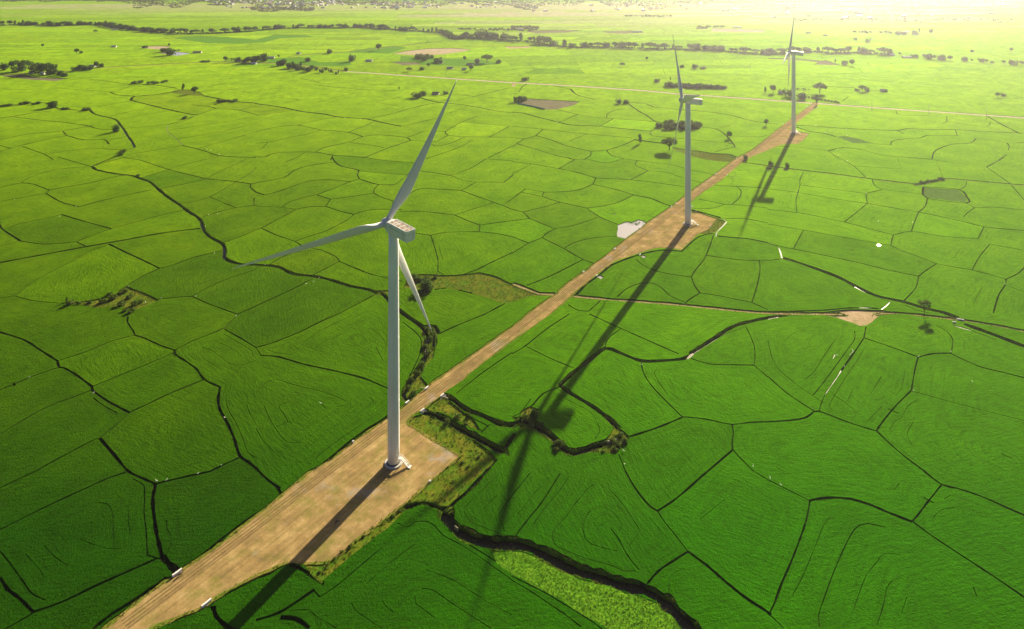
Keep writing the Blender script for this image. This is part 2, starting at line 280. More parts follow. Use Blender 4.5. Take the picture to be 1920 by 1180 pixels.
# ---------------------------------------------------------------------------
# the survey: field bunds, ditches, tracks and plots, noted sheet by sheet
# (each sheet: origin x y of the sheet, then "width: x,y x,y ..." in quarter units)
# ---------------------------------------------------------------------------
SURVEY_BUNDS = {
(0, 885): """
.5: 0,125 270,0
.6: 0,440 360,260 620,140 820,50 940,10
.9: 1175,95 1250,75 1400,40 1590,0
1.3: 1165,100 1145,200 1160,380 1185,520 1215,640
2.2: 1215,640 1260,690 1325,750
.5: 1100,630 1180,655
1.1: 245,1060 460,985 710,865 900,780 1180,655
1.1: 0,800 60,890 140,950 250,1060
.5: 245,1070 50,1180 -60,1240
1.2: 690,1190 850,1065 1000,975 1240,805
.9: 1375,722 1500,640 1660,510 1830,380 1920,318
1.6: 1600,1020 1620,1090 1680,1150 1760,1200
1.5: 1130,1190 1300,1118 1500,1040 1620,965 1730,900 1920,800
.4: 1000,60 1080,110 1080,300 1095,450 1105,620
.4: 0,600 80,700 180,840 240,920 340,970
.25: 600,510 700,550 800,580 910,585
.25: 710,240 800,245 840,300 850,440 850,570
.2: 685,380 690,520
.25: 960,260 965,380 975,480
.28: 330,560 420,650 510,710
.25: 190,620 290,730 320,780
.25: 1250,370 1250,430 1285,490 1275,560 1250,620
.2: 620,850 800,800 1000,720 1090,660
""",
(480, 885): """
1.5: -10,800 100,765 220,700 330,730 440,800 500,840
1.0: 0,1120 180,1060 440,890
1.4: 180,1100 300,1110 400,1180
.28: 250,1050 400,1040 440,1080 600,1180
.3: 480,945 600,865 760,730 950,570
.4: 440,905 480,945
.25: 830,845 960,730 1080,630 1200,545
.3: 1060,390 1140,420 1200,380 1290,380 1340,410 1400,480 1550,560 1700,660 1920,820
.2: 1280,740 1500,830 1700,960 1920,1080
.28: 1240,880 1320,890 1480,1000 1620,1090 1760,1180
.25: 1190,940 1200,990 1260,1040 1350,1110
.28: 950,970 970,1010 1030,1060
.28: 715,990 740,1040 850,1120 940,1180
.4: 1440,440 1560,530 1700,615 1800,680 1920,775
.2: 1560,300 1600,370 1700,420 1860,480
.2: 1560,280 1700,140 1760,75
.2: 1700,290 1810,180
.25: 1870,460 1820,330 1850,280 1920,190
1.1: 180,190 280,100 400,8
1.0: 160,120 182,160 180,190
1.5: 1430,305 1500,225 1560,180 1650,90 1730,0 1800,-90
""",
(960, 885): """
.4: 0,790 240,910 440,1030 600,1130 680,1190
.7: 1020,840 1100,750 1240,655 1320,605
.7: 850,0 900,90 960,180 1040,270 1090,300
.4: 1090,300 1150,390 1240,500 1320,605
1.1: 1320,605 1450,700 1600,830 1750,950 1920,1060
.7: 1090,300 1200,230 1300,150 1400,60 1470,0
.4: 1810,0 1920,65
.4: 30,480 45,460 130,350 220,240 360,20
.3: 130,20 60,110 0,180
.2: 210,120 140,200 40,330
.25: 430,40 340,170 250,270 160,400
.25: 620,100 580,120 480,240 400,350 310,450 300,510 330,560 460,620 600,670 750,710 840,750 930,745
.25: 590,290 545,370 530,440 550,510 600,550 700,580 790,600
.2: 690,270 760,310 820,390 825,420 800,450
.25: 740,150 800,210 860,290 920,380 955,450 920,510 880,560
.2: 640,450 645,420 680,395
.4: 740,430 800,510 840,590 900,680 950,740
.2: 1030,350 1100,430 1170,510
.2: 1600,210 1500,290 1410,360
.2: 1180,900 1180,800 1220,760 1290,730
.35: 0,820 120,890 240,970 400,1080 520,1170
""",
(1440, 885): """
.45: 0,65 150,140 310,220
1.1: 310,222 400,205 500,200 620,210 760,250 900,310 1080,380
.6: 1080,380 1120,335 1200,230 1300,105
.9: 1170,0 1300,100 1420,130 1600,190 1770,265 1940,340
.7: 1085,380 1220,480 1400,600 1600,730 1750,830 1940,960
.6: 315,225 290,360 240,510 170,690 100,850 50,990 10,1070
1.1: -10,1055 20,1080
.4: 20,1085 120,1180
.2: 470,340 420,400 340,600 260,790 180,940
.3: 880,420 750,395 690,405 640,450 580,560 500,740 430,930 380,1080 385,1170
.2: 1000,630 870,620 820,680 740,780 680,930 640,1050
.25: 930,825 890,880 870,990 840,1090 815,1160
.2: 1040,950 1000,1070
.25: 1400,275 1300,290 1240,350
.2: 1370,180 1320,210
.25: 1540,870 1565,940
.5: 1165,197 1245,240
.2: 980,95 945,145
""",
(0, 590): """
1.0: 750,935 850,1050 960,1180 1060,1230 1175,1280
.5: 270,1180 400,1105 560,1020 715,940 755,932
.8: 1580,1180 1660,1140 1780,1085 1805,1075
.8: -20,130 180,195 300,270 430,352
.45: 430,352 600,300 730,250 850,200 1010,160
.25: 185,190 350,115 620,0 720,-55
.6: 960,20 955,60 1000,130 1012,160
.7: 1010,160 1080,180 1200,235 1310,272
.45: 445,400 250,465 100,530 -20,578
.8: 430,352 445,400 480,405 560,450 690,545
.4: 690,545 900,460 1120,370 1310,285
.45: 690,570 560,620 370,690 220,770 -20,915
.9: 690,545 690,570 800,650 900,705 970,740
.6: 970,740 1100,680 1290,590 1500,505 1530,490
.4: 700,630 780,690 880,745
.8: 1310,272 1310,300 1400,360 1470,410 1530,490 1650,550
.5: 1310,272 1450,200 1630,130 1680,105
.6: 1680,112 1800,180 1920,252
.3: 1680,105 1770,20 1800,-10
1.0: 1650,550 1635,640 1650,720 1700,810 1750,920 1800,1070 1860,1110 1920,1160 2000,1240 2100,1310
.3: 970,745 850,850 750,930
.25: 1650,545 1750,450 1830,380 1920,350
.25: 1600,195 1700,240 1790,290 1790,320
.25: 1520,250 1600,280 1700,360 1760,385 1830,380
.25: 1680,150 1800,220 1890,280 1900,320
.2: 1520,330 1660,420
.28: 1700,610 1700,690 1780,840 1830,960 1860,1040 1920,1080
.25: 1920,830 1870,740 1850,680
.5: 100,520 112,540
""",
(480, 590): """
.6: 0,252 100,225 220,180 340,130 480,60 620,0
.3: 0,252 40,312
.8: 40,312 160,320 350,375 600,430 800,480 900,520 1020,572
.25: 110,230 90,270 140,290 290,300 330,240 460,140 620,60 720,10
.2: 200,205 380,155
.2: 440,260 560,170
.25: 770,170 735,240
.25: 900,250 955,355
.2: 870,110 950,180 975,240 950,270
.25: 0,590 80,510 150,490 280,530 450,570 600,620 690,660
.28: 60,690 100,780 160,880 240,965 340,965
.28: 250,655 170,690 210,750 240,810 270,820
.28: 240,810 150,850
.2: 480,670 525,710
.25: 600,700 730,670
.25: 710,650 705,710
.25: 860,625 880,660 850,680
.28: 0,860 60,960 180,1075
.28: 440,1090 560,990 760,850 990,700
1.1: 400,1188 440,1168 560,1078 720,945 850,855 990,765 1080,700
.6: 1370,150 1500,90 1720,0
.4: 1500,600 1700,440 1920,290
1.6: 1850,1040 1900,960 1940,900
.5: 1690,890 1740,840 1760,830
.4: 1570,745 1640,790 1740,840
.4: 1150,470 1230,300 1240,200 1200,140 1100,60
1.6: 1270,552 1215,525 1200,505
""",
(960, 590): """
.45: 0,300 100,240 250,120 430,0
.4: 110,245 270,325 465,408
.8: 790,860 880,922
.8: 880,922 1100,850 1280,775
.6: 580,0 700,55 820,110 1000,190 1180,270 1250,300
.35: 820,110 740,165 705,215 700,262
.5: 970,365 985,440 1040,530 1150,650 1280,775
.6: 1280,772 1450,790 1650,830 1780,815 1920,810
.5: 1650,830 1660,900 1650,970 1655,1020
.7: 1655,1022 1470,1180
.5: 1655,1020 1720,1090 1810,1180
.6: 1345,335 1480,375 1815,385
.4: 1815,385 1920,475
.3: 1820,380 1820,260 1790,170 1750,90
.5: 800,1050 850,1180
.25: 400,640 530,700 600,750 650,840 660,880 620,940
.25: 1090,410 1065,440 1100,510 1170,610
.2: 1180,490 1215,560
.6: 360,548 300,570 230,600 150,690
.3: 0,775 60,745 140,640
""",
(1440, 590): """
.4: 735,100 720,180
.7: 720,180 900,240 1130,325
.5: 720,180 640,300
.3: 540,440 430,600
.3: 430,600 400,670 385,730
.7: 1130,325 1200,305 1280,295 1370,295
.6: 1370,295 1470,345 1600,400 1770,440 1940,485
.5: 1125,325 1100,430 1080,550 1075,575
.6: 1075,575 950,700 830,850 815,880
.3: 1375,290 1385,190 1340,130 1260,85
.7: 345,732 280,780 160,800 0,810
.7: 345,732 385,730 500,775 650,830 815,880
.6: 815,880 920,980 1050,1090 1180,1185
.25: 1085,580 1300,640 1600,720 1940,805
.45: 0,470 150,600 345,730
.3: 650,130 650,190 580,290 420,510 340,610
.25: 500,200 430,300 340,440 270,495
.25: 0,200 20,290 60,390 200,520 330,610 420,670
.2: 130,200 180,150 290,120
.2: 730,250 620,420 500,610 460,690 480,720 640,780 650,730 560,650 470,600
.25: 850,470 770,600
.2: 1030,430 1000,560 960,610
.2: 650,550 600,640
.25: 1130,640 1050,690 1000,780 960,800 910,870
.25: 1090,810 1045,890 1050,940 1080,980
.2: 740,810 860,690
.5: 900,712 980,747
.3: 1750,1050 1830,1085
.6: 640,300 540,440
""",
(0, 295): """
.5: -20,235 80,210 160,195 250,205 370,250
.6: 370,250 430,235 650,200 880,145 930,138
.4: -20,338 110,315 350,272
.5: 370,250 345,275
.7: 345,275 460,340 590,375
.6: 590,375 780,325 1000,275 1150,245
.5: 1190,242 1400,200 1550,165
.25: -20,480 200,410 440,340
.8: -10,500 20,545 150,630
.3: 20,545 150,500 300,470 460,432
.3: -20,675 150,632
.6: 150,632 320,655 480,648 575,638
.5: 575,638 650,675
.7: 460,432 600,475 835,540
.35: 575,638 670,600 835,540 1020,490 1200,440 1385,398
1.2: -20,798 400,720 640,675 900,630 1200,575 1490,538
.8: 815,655 940,715 1080,780 1195,837
.3: 815,660 700,700 560,770 430,840 250,940 110,1045
.5: 1195,837 1300,810 1420,765 1550,730 1670,705
.45: 1195,837 1060,900 950,970
.45: 1180,1070 1320,1055 1440,1048
.4: 1440,1048 1550,985 1700,920 1920,845
.45: 1440,1048 1580,1110 1780,1182
.5: 1780,1182 1890,1135 1920,1120
.3: -20,1062 110,1045
.3: 110,1045 250,1080 440,1098
.4: 430,0 640,60 690,72
.5: 690,72 780,45 910,10
.3: 690,72 420,95 210,160 160,195
.5: 920,5 1050,25 1250,90 1550,165
.3: 1050,160 1270,90 1450,40 1640,0
.8: 1550,165 1760,185 1880,202 1920,200
.3: 1550,160 1690,90 1840,20
.6: 1880,202 1880,230 1920,265
.35: 1770,188 1700,230 1570,300 1430,340 1330,352
.4: 1575,302 1770,383
.45: 1515,455 1630,415 1770,383 1900,365 1925,362
.35: 1905,365 1905,310
.4: 1670,645 1800,600 1920,550
.25: -20,70 240,0
.3: 1770,188 1880,120 1920,80
""",
(480, 295): """
.6: 0,195 210,155 280,105 400,65 590,38
.6: 570,0 590,35 640,70 770,100 760,130 775,165
.7: 0,265 60,285
.5: 60,285 150,265 280,220 400,180 540,172 710,185
.45: 710,185 600,230 455,285
.4: 710,185 775,165
.6: 775,165 850,190 920,208 1040,208
.6: 455,285 560,318
.5: 560,318 700,300 885,272
.5: 920,208 890,240 885,272 960,310 1028,330
.35: 1028,330 1022,393
.4: 455,285 340,310 240,345 200,375
.3: 0,370 190,380 300,395
.5: 560,318 530,360 522,372
.6: 522,372 640,410 735,432
.5: 300,395 400,375 522,372
.45: 300,395 200,450 40,535 0,552
.5: 735,432 820,405 930,393 1100,398
.4: 735,432 680,475 540,550 420,590 290,635
.5: 40,535 160,590 290,635 340,665
.4: 340,665 440,690 480,695 600,750 625,785
.55: 625,785 720,825 860,880 1100,935
.4: 625,785 520,840 410,895
.4: 100,810 180,760 280,720 480,695
.45: 425,912 300,980 130,1060 0,1120
.45: 900,1030 780,1095 620,1180
.4: 800,0 900,18 1050,35 1210,45
.3: 775,105 960,125 1135,135
.35: 1210,45 1135,135 1040,208
.5: 1200,100 1340,120 1460,140
.4: 1460,140 1600,90 1725,15
.35: 1725,15 1920,28
.3: 1460,140 1600,185 1860,190
.5: 1925,138 1860,190
.5: 1130,290 1230,240 1380,243 1540,252
.35: 1540,252 1650,190
.5: 1540,252 1680,305 1850,365 1920,395
.35: 1850,362 1920,315
.5: 1080,412 1200,408 1350,420 1490,437
.35: 1490,437 1650,385 1780,345
.5: 1490,437 1600,485 1680,512
.5: 1680,512 1800,495 1920,480
.4: 1680,512 1675,563
.5: 1675,563 1800,575 1920,600
.5: 1180,570 1310,590
.5: 1310,590 1400,570 1520,563 1675,563
.4: 1310,590 1340,680 1365,780 1365,860 1410,885
.25: 1370,670 1400,770
.6: 1560,880 1650,850 1780,785 1920,720
.8: 1340,998 1430,985 1560,1010 1720,1050 1870,1100
.6: 1870,1100 1720,1180
""",
(960, 295): """
.4: 0,35 160,55 350,88
.6: 350,88 480,115 630,160
.4: 350,88 470,20
.35: 145,55 0,130
.4: 410,0 470,20 560,15
.4: 560,15 700,45 830,15
.35: 830,15 1000,35 1200,60 1310,90
.5: 630,160 760,165 890,172
.4: 890,172 1020,105
.55: 890,172 1050,190 1330,230
.4: 1020,105 1150,115 1290,160 1420,195
.35: 940,30 925,60 1020,105
.4: 1340,98 1520,135
.5: 630,160 605,206
.55: 240,265 380,262 490,250 550,230 605,206
.55: 605,206 780,245 910,285
.7: 910,285 1050,315 1120,345 1195,372
.5: 910,288 800,340 680,370 560,385
.4: 0,315 100,240
.35: 70,265 225,297
.4: 240,265 225,297
.35: 100,240 240,265
.45: 225,297 360,340 560,385
.4: 360,340 240,375 80,415
.5: 0,395 80,415 130,463
.45: 0,480 130,463
.45: 560,385 640,440 700,470 790,505
.4: 650,452 480,510 320,540
.5: 130,463 220,500 320,540
.5: 320,540 250,580 225,607
.5: 225,607 125,647
.55: 0,600 125,647
.45: 125,647 0,725
.5: 225,607 390,690 520,765 615,800
.4: 390,690 450,650 600,610 780,595
.5: 530,772 350,865 230,920 110,965
.25: 740,375 780,420 1000,440 1090,395 1130,365
.4: 930,770 980,810 1060,850 1180,880 1345,902
.5: 1345,902 1370,970 1410,1022
.5: 1345,902 1380,845 1440,770 1480,680 1510,590
.45: 1455,740 1600,760 1760,778 1920,775
.4: 1855,777 1860,850 1840,960 1800,1093
.5: 1410,1022 1560,1045 1700,1075 1800,1095 1920,1150
.5: 1410,1022 1310,1085 1300,1115
.45: 790,1050 860,990 960,950 1060,950 1130,990 1180,1040 1300,1095
.45: 420,1110 500,1155 570,1160 670,1072
.45: 1400,318 1520,340 1590,357
.45: 1590,357 1750,365 1920,385
.4: 1590,357 1510,385 1350,392
.4: 1650,357 1710,300 1715,250 1680,222
.5: 1520,215 1640,220 1750,225 1920,235
.25: 1640,220 1680,130
1.6: 1340,400 1450,425 1560,456
.5: 1600,462 1750,465 1920,495
.9: 1540,594 1650,605 1770,615 1920,645
.7: 1270,712 1400,600 1500,575 1530,585
1.0: 740,815 850,770 1000,722 1140,700 1280,710
1.0: 470,1050 560,955 640,900 740,815
""",
(1440, 295): """
.3: 0,145 120,155 240,160
.3: 265,118 240,170 240,210
.35: 240,210 500,245 733,275
.3: 240,210 225,270 210,330 215,415
.35: 780,170 800,215 855,247
.4: 855,247 733,275
.35: 733,275 745,350
.3: 855,247 1000,260 1165,280
.45: 0,240 240,270 500,315 745,350 950,385 1130,415
.45: 1130,415 1180,370 1195,315
.6: 1130,415 1300,450 1480,490 1620,525 1760,540 1940,555
.5: 1485,345 1550,382
.4: 1550,382 1700,378 1940,402
.35: 1550,382 1490,425 1470,450
.3: 1490,185 1480,220 1440,245
.5: 0,395 260,425 570,490 800,550 940,587
.35: 745,350 660,420 570,490
.4: 1130,415 1100,490 1075,560
.4: 940,587 1075,560 1300,595 1575,615
.35: 1620,525 1575,615
.35: 940,587 925,640 922,665
.45: 0,505 270,550 550,600 780,640 922,665
.45: 922,665 980,695 1130,750 1265,803
.35: 265,550 190,690
.6: 0,650 130,680 400,735 700,800 900,850 1130,897
.45: 1130,897 1190,850 1265,803
.45: 1265,803 1410,830 1540,852 1785,918
.4: 1530,850 1590,745 1665,655
.3: 1665,655 1940,705
.45: 1785,918 1870,880 1930,825
.45: 1785,918 1780,960 1730,1040 1690,1175
.3: 1785,965 1940,1020
.4: 1130,897 1110,980 1060,1040 1015,1085
.4: 0,780 110,765
.9: 0,1165 200,1160 450,1150 620,1135 820,1138
.35: 520,0 640,67 730,150
.3: 640,67 800,78 1000,90
.25: 970,0 1000,90
.4: 1000,0 1230,20
.3: 1230,20 1400,45 1640,77
.4: 1640,77 1770,5
.4: 1640,77 1815,200
.35: 1825,212 1940,345
.25: 1260,22 1310,150
.8: 1165,225 1425,243 1492,303 1488,347 1200,313 1163,287 1165,225
.25: 1440,690 1400,750 1380,760
.25: 1610,980 1560,1060 1540,1120
""",
(0, 120): """
.9: -20,412 100,395 250,370 385,355
1.0: -20,322 160,302 350,295 430,335 520,345 640,352
.5: 110,400 360,430 480,440 650,465 740,490 860,495
.5: -20,578 200,530 470,505 700,462
.5: 470,507 500,540
.5: 500,540 300,580 80,635 -20,670
.4: -20,610 80,635
.4: 170,622 330,680 400,720
.6: 500,540 630,572 780,570 815,605
.6: 780,640 880,645 970,640 1005,630
.3: 330,680 640,640 780,640
.4: 940,685 1100,660 1370,615
.6: 1260,455 1380,430 1450,393
.6: 1370,615 1480,640 1560,665 1640,690 1750,700 1920,705
1.0: 980,275 1080,300 1200,330 1330,360 1470,386
1.2: 980,275 1010,245 1150,235 1270,215
1.2: 1440,225 1600,255 1700,275 1780,285 1920,297
.8: 830,215 880,235 1010,243
.4: 840,213 950,180 970,165
.9: 970,165 1060,155 1200,165 1330,185
.6: 1490,212 1600,200 1700,190
.4: 1700,190 1800,205 1880,220
.5: 1560,175 1690,150
.5: 600,110 750,125 990,157
1.0: 1600,310 1700,285 1780,285
.5: 1440,310 1560,320 1620,337
.4: 1620,337 1470,386
.35: 1620,337 1790,350 1940,390
.3: 1790,350 1920,320
.35: -20,190 250,195 420,185 600,195 840,213
.3: -20,242 200,210
.3: 820,395 1000,355 1190,330
.3: 880,425 1150,370 1330,352
.35: 915,488 1250,455
.3: 1270,500 1600,450 1920,398
.35: 1330,565 1600,520 1920,450
.3: 1480,638 1740,565 1920,510
.35: 730,325 990,277
.35: 815,575 950,545
""",
(480, 120): """
1.1: 0,300 180,325 350,360 520,380 600,398 730,408 830,415 960,445 1090,470
.4: 1090,470 1220,440 1400,400
.5: 830,415 1000,380 1200,325 1390,287
.35: 0,390 150,370 290,348
.4: 0,510 160,475 310,460
.5: 310,460 490,498
.6: 490,498 690,515 800,547
.35: 690,515 780,480 900,430
.35: 490,498 380,530 280,548 90,590 0,597
.3: 90,590 40,640
.35: 310,460 440,430 600,398
.5: 800,547 900,535 1000,540 1130,555 1160,577
.4: 1130,555 1190,535 1260,505
.5: 1160,577 1320,584
.5: 800,547 690,590 510,630 450,662
.35: 690,590 850,610 960,630
.45: 1160,577 1000,630 900,670 820,703
.6: -20,700 70,700 110,680 200,665 450,665 560,685 700,695 830,705
.5: 575,688 560,725
.4: 365,668 290,712 220,740
.4: 1300,592 1360,580 1440,537
.5: 1420,510 1440,537 1570,548 1920,553
.35: 1260,505 1420,510
.35: 1420,510 1540,440 1660,395
.35: 1310,600 1340,620 1450,600 1570,550
.35: 1270,715 1480,645 1630,575
.4: 1740,710 1920,620
.3: 1450,370 1590,320
.3: 1545,437 1900,470
.3: 1750,550 1900,470
.6: 1220,250 1290,270 1470,277
.8: 1240,262 1370,290 1480,300 1650,325 1800,355 1920,368
.6: 1430,228 1640,245 1880,262
.5: 1500,275 1640,245 1760,215 1900,180
.4: 330,110 430,130 520,150 700,140 900,155 1060,158
.5: 430,155 550,172 700,185 850,197 1060,200
.35: 230,165 430,155
.3: 0,215 220,175
.3: 460,290 700,230 1050,200
.3: 0,275 130,247 340,210
.3: 130,247 350,275
.3: 720,305 880,285 1100,250
.3: 900,290 1080,320
""",
(960, 120): """
.9: 0,365 80,370 170,395 330,435 440,460 660,470 850,490 1045,507
.5: 340,345 490,380 600,400 720,410 900,422 1080,435
.8: 870,300 940,350 1010,390 1080,435 1190,452
.35: 710,408 720,375 800,345 960,340
.35: 760,413 660,470
.35: 490,380 400,420 350,440
.7: 880,290 1000,300 1060,325 1160,335 1280,345 1400,355 1540,370 1650,390 1760,420 1900,445 2000,455
.9: 440,190 480,230 560,255 620,268
.6: 300,165 440,190
.5: 50,215 80,170 110,152
.3: 620,268 780,285
.45: 0,470 120,480 230,492 420,515 560,528 900,557
.4: 230,492 180,540
.5: 180,540 90,565 0,555
.35: 0,625 90,565
.55: 180,540 300,575 420,620 590,657
.5: 590,657 710,650 860,600 920,570
.45: 710,650 740,685 840,715
.4: 590,657 590,690 540,720
.45: 30,600 200,650 330,690 470,720
.3: 560,528 430,580
.45: 1045,507 1050,540 1300,565 1500,585 1650,600
.35: 1045,507 1100,475 1190,452
1.6: 920,572 1000,582 1150,600
.7: 1410,475 1530,490 1600,535 1650,590 1675,627
.3: 1530,490 1640,460
.4: 1610,540 1850,550 1910,538
.5: 1675,627 1600,640 1530,660
.3: 0,40 300,30 600,60 900,50
.3: 200,130 500,90 820,60
.3: 600,120 900,100 1200,95
.3: 800,60 1000,90 1400,80 1900,60
.3: 1500,100 1900,120
""",
(1440, 120): """
.8: 190,462 300,465 480,480 650,490 970,502 1040,488 1250,495 1400,495 1600,508 1940,522
.9: 210,475 320,510 430,525 505,547
.4: 780,600 920,612
.45: 920,612 930,585 980,570 1150,555 1190,540 1420,540
.35: 1420,540 1405,495
.4: 970,502 1020,525
.7: 450,655 560,630 700,645
.35: 0,620 200,625 450,655
.3: 450,655 540,720
.35: 700,645 880,690 1230,715
.5: 1230,715 1255,655 1380,605 1520,595 1560,562
.45: 1560,562 1680,570 1790,595 1940,590
.4: 1790,595 1810,620 1800,650
.4: 1790,685 1730,720
.3: 960,355 990,385 1200,390
.35: 1340,395 1340,435 1310,450
.3: 1340,430 1500,460 1640,470 1670,440
.7: 1640,392 1760,460 1890,525
.9: 430,170 650,180
.9: 760,200 880,205
.4: -20,35 300,65 640,75 720,95 970,110 1180,105 1500,115
.35: 440,100 900,135 1300,165 1640,178
.3: 880,150 1340,185 1700,200
.3: 1100,230 1500,255 1940,265
.3: 600,250 560,280
""",
}

# water: narrow streams and ditches that hold water  ("width: ...")
SURVEY_STREAMS = {
(480, 885): """
2.0: 1120,275 1200,250 1290,245 1370,278 1405,285
4.4: 1425,325 1450,390 1500,440 1600,500 1750,545 1920,552
""",
(960, 885): """
4.0: -10,552 120,572 280,650 450,735 650,798 850,865 1000,900 1110,960 1220,1060 1340,1180 1380,1230
""",
(480, 590): """
2.8: 1250,737 1350,762 1500,850 1700,960 1850,1040
2.4: 1405,618 1480,650 1570,720 1700,770 1830,830 1930,842
1.6: 1130,652 1105,610 1150,530 1230,430 1268,330 1275,250 1290,170
1.5: 1330,250 1332,150 1290,95
1.3: 1290,92 1340,100 1365,145
1.8: 1290,170 1240,100 1100,0 1000,-90 940,-160
""",
(960, 590): """
1.4: 360,540 480,430 600,340 700,265 800,295 960,358 1100,360 1280,345 1330,325
1.5: 1340,300 1500,200 1620,120 1720,80 1920,35 2060,18
1.8: 360,545 450,610 600,700 720,790 790,860
2.4: 60,800 120,815 200,860 330,950 400,1030 460,1050 560,1020 720,970 790,930
1.8: -30,845 40,820 90,770
""",
(1440, 590): """
2.2: 1480,85 1700,165 1940,258
""",
(0, 295): """
1.7: 690,75 720,100 860,130 990,145 1060,170 1120,190 1180,240 1250,300 1340,360 1420,420 1500,475 1530,560 1580,610 1670,660 1685,720 1680,760 1740,795 1820,812 1925,816
""",
(480, 295): """
1.7: 0,816 160,830 280,885 420,900 560,930 700,975 830,1000 900,1022
""",
(1440, 295): """
2.0: 112,765 200,790 400,860 540,915 700,1000 850,1060 1000,1090 1150,1135 1330,1180 1420,1215
""",
(0, 120): """
1.5: 670,350 720,385 860,420 900,460 930,500 960,550 990,590 1010,630
1.3: 930,650 915,680 870,700 700,770
""",
}
# open shallow water that mirrors the sky
SURVEY_SHALLOWS = {
(960, 295): """
1.5: 1545,459 1590,470 1610,485 1580,520 1545,555 1530,580 1532,600
1.1: 1690,98 1730,103 1785,106
1.6: 1612,145 1668,150
1.0: 1606,160 1660,163
1.2: 1655,116 1680,116
1.2: 590,412 625,415
""",
(1440, 295): """
1.2: 20,657 80,680 92,710 105,760
1.0: 650,975 740,1025 850,1065 915,1088 890,1115 850,1145
.9: 690,1130 780,1133
.8: 1030,1115 1110,1150 1200,1172
""",
(1440, 590): """
.38: 548,424 500,500 430,600
.6: 485,338 505,300
.9: 0,40 80,22
1.6: 1385,82 1440,100 1520,122
.7: 1540,132 1620,160 1710,195
.5: 575,382 570,390
.5: 640,275 618,305
1.2: 325,698 345,712
""",
(960, 590): """
1.8: 1315,338 1340,312 1362,297
.7: 1362,297 1450,242 1600,152 1740,104
2.6: 745,950 770,945
""",
(0, 120): """
1.3: 1370,610 1320,560 1255,510 1262,460
.7: 1080,302 1130,316
""",
(480, 590): """
1.0: 1240,548 1280,560
1.0: 1412,618 1440,630
.6: 1268,300 1272,250
""",
(480, 885): """
.6: 1490,405 1515,425
""",
(1440, 120): """
1.3: 300,375 328,370
1.2: 222,433 242,434
1.2: 365,330 380,328
1.6: 1100,38 1220,42
""",
}

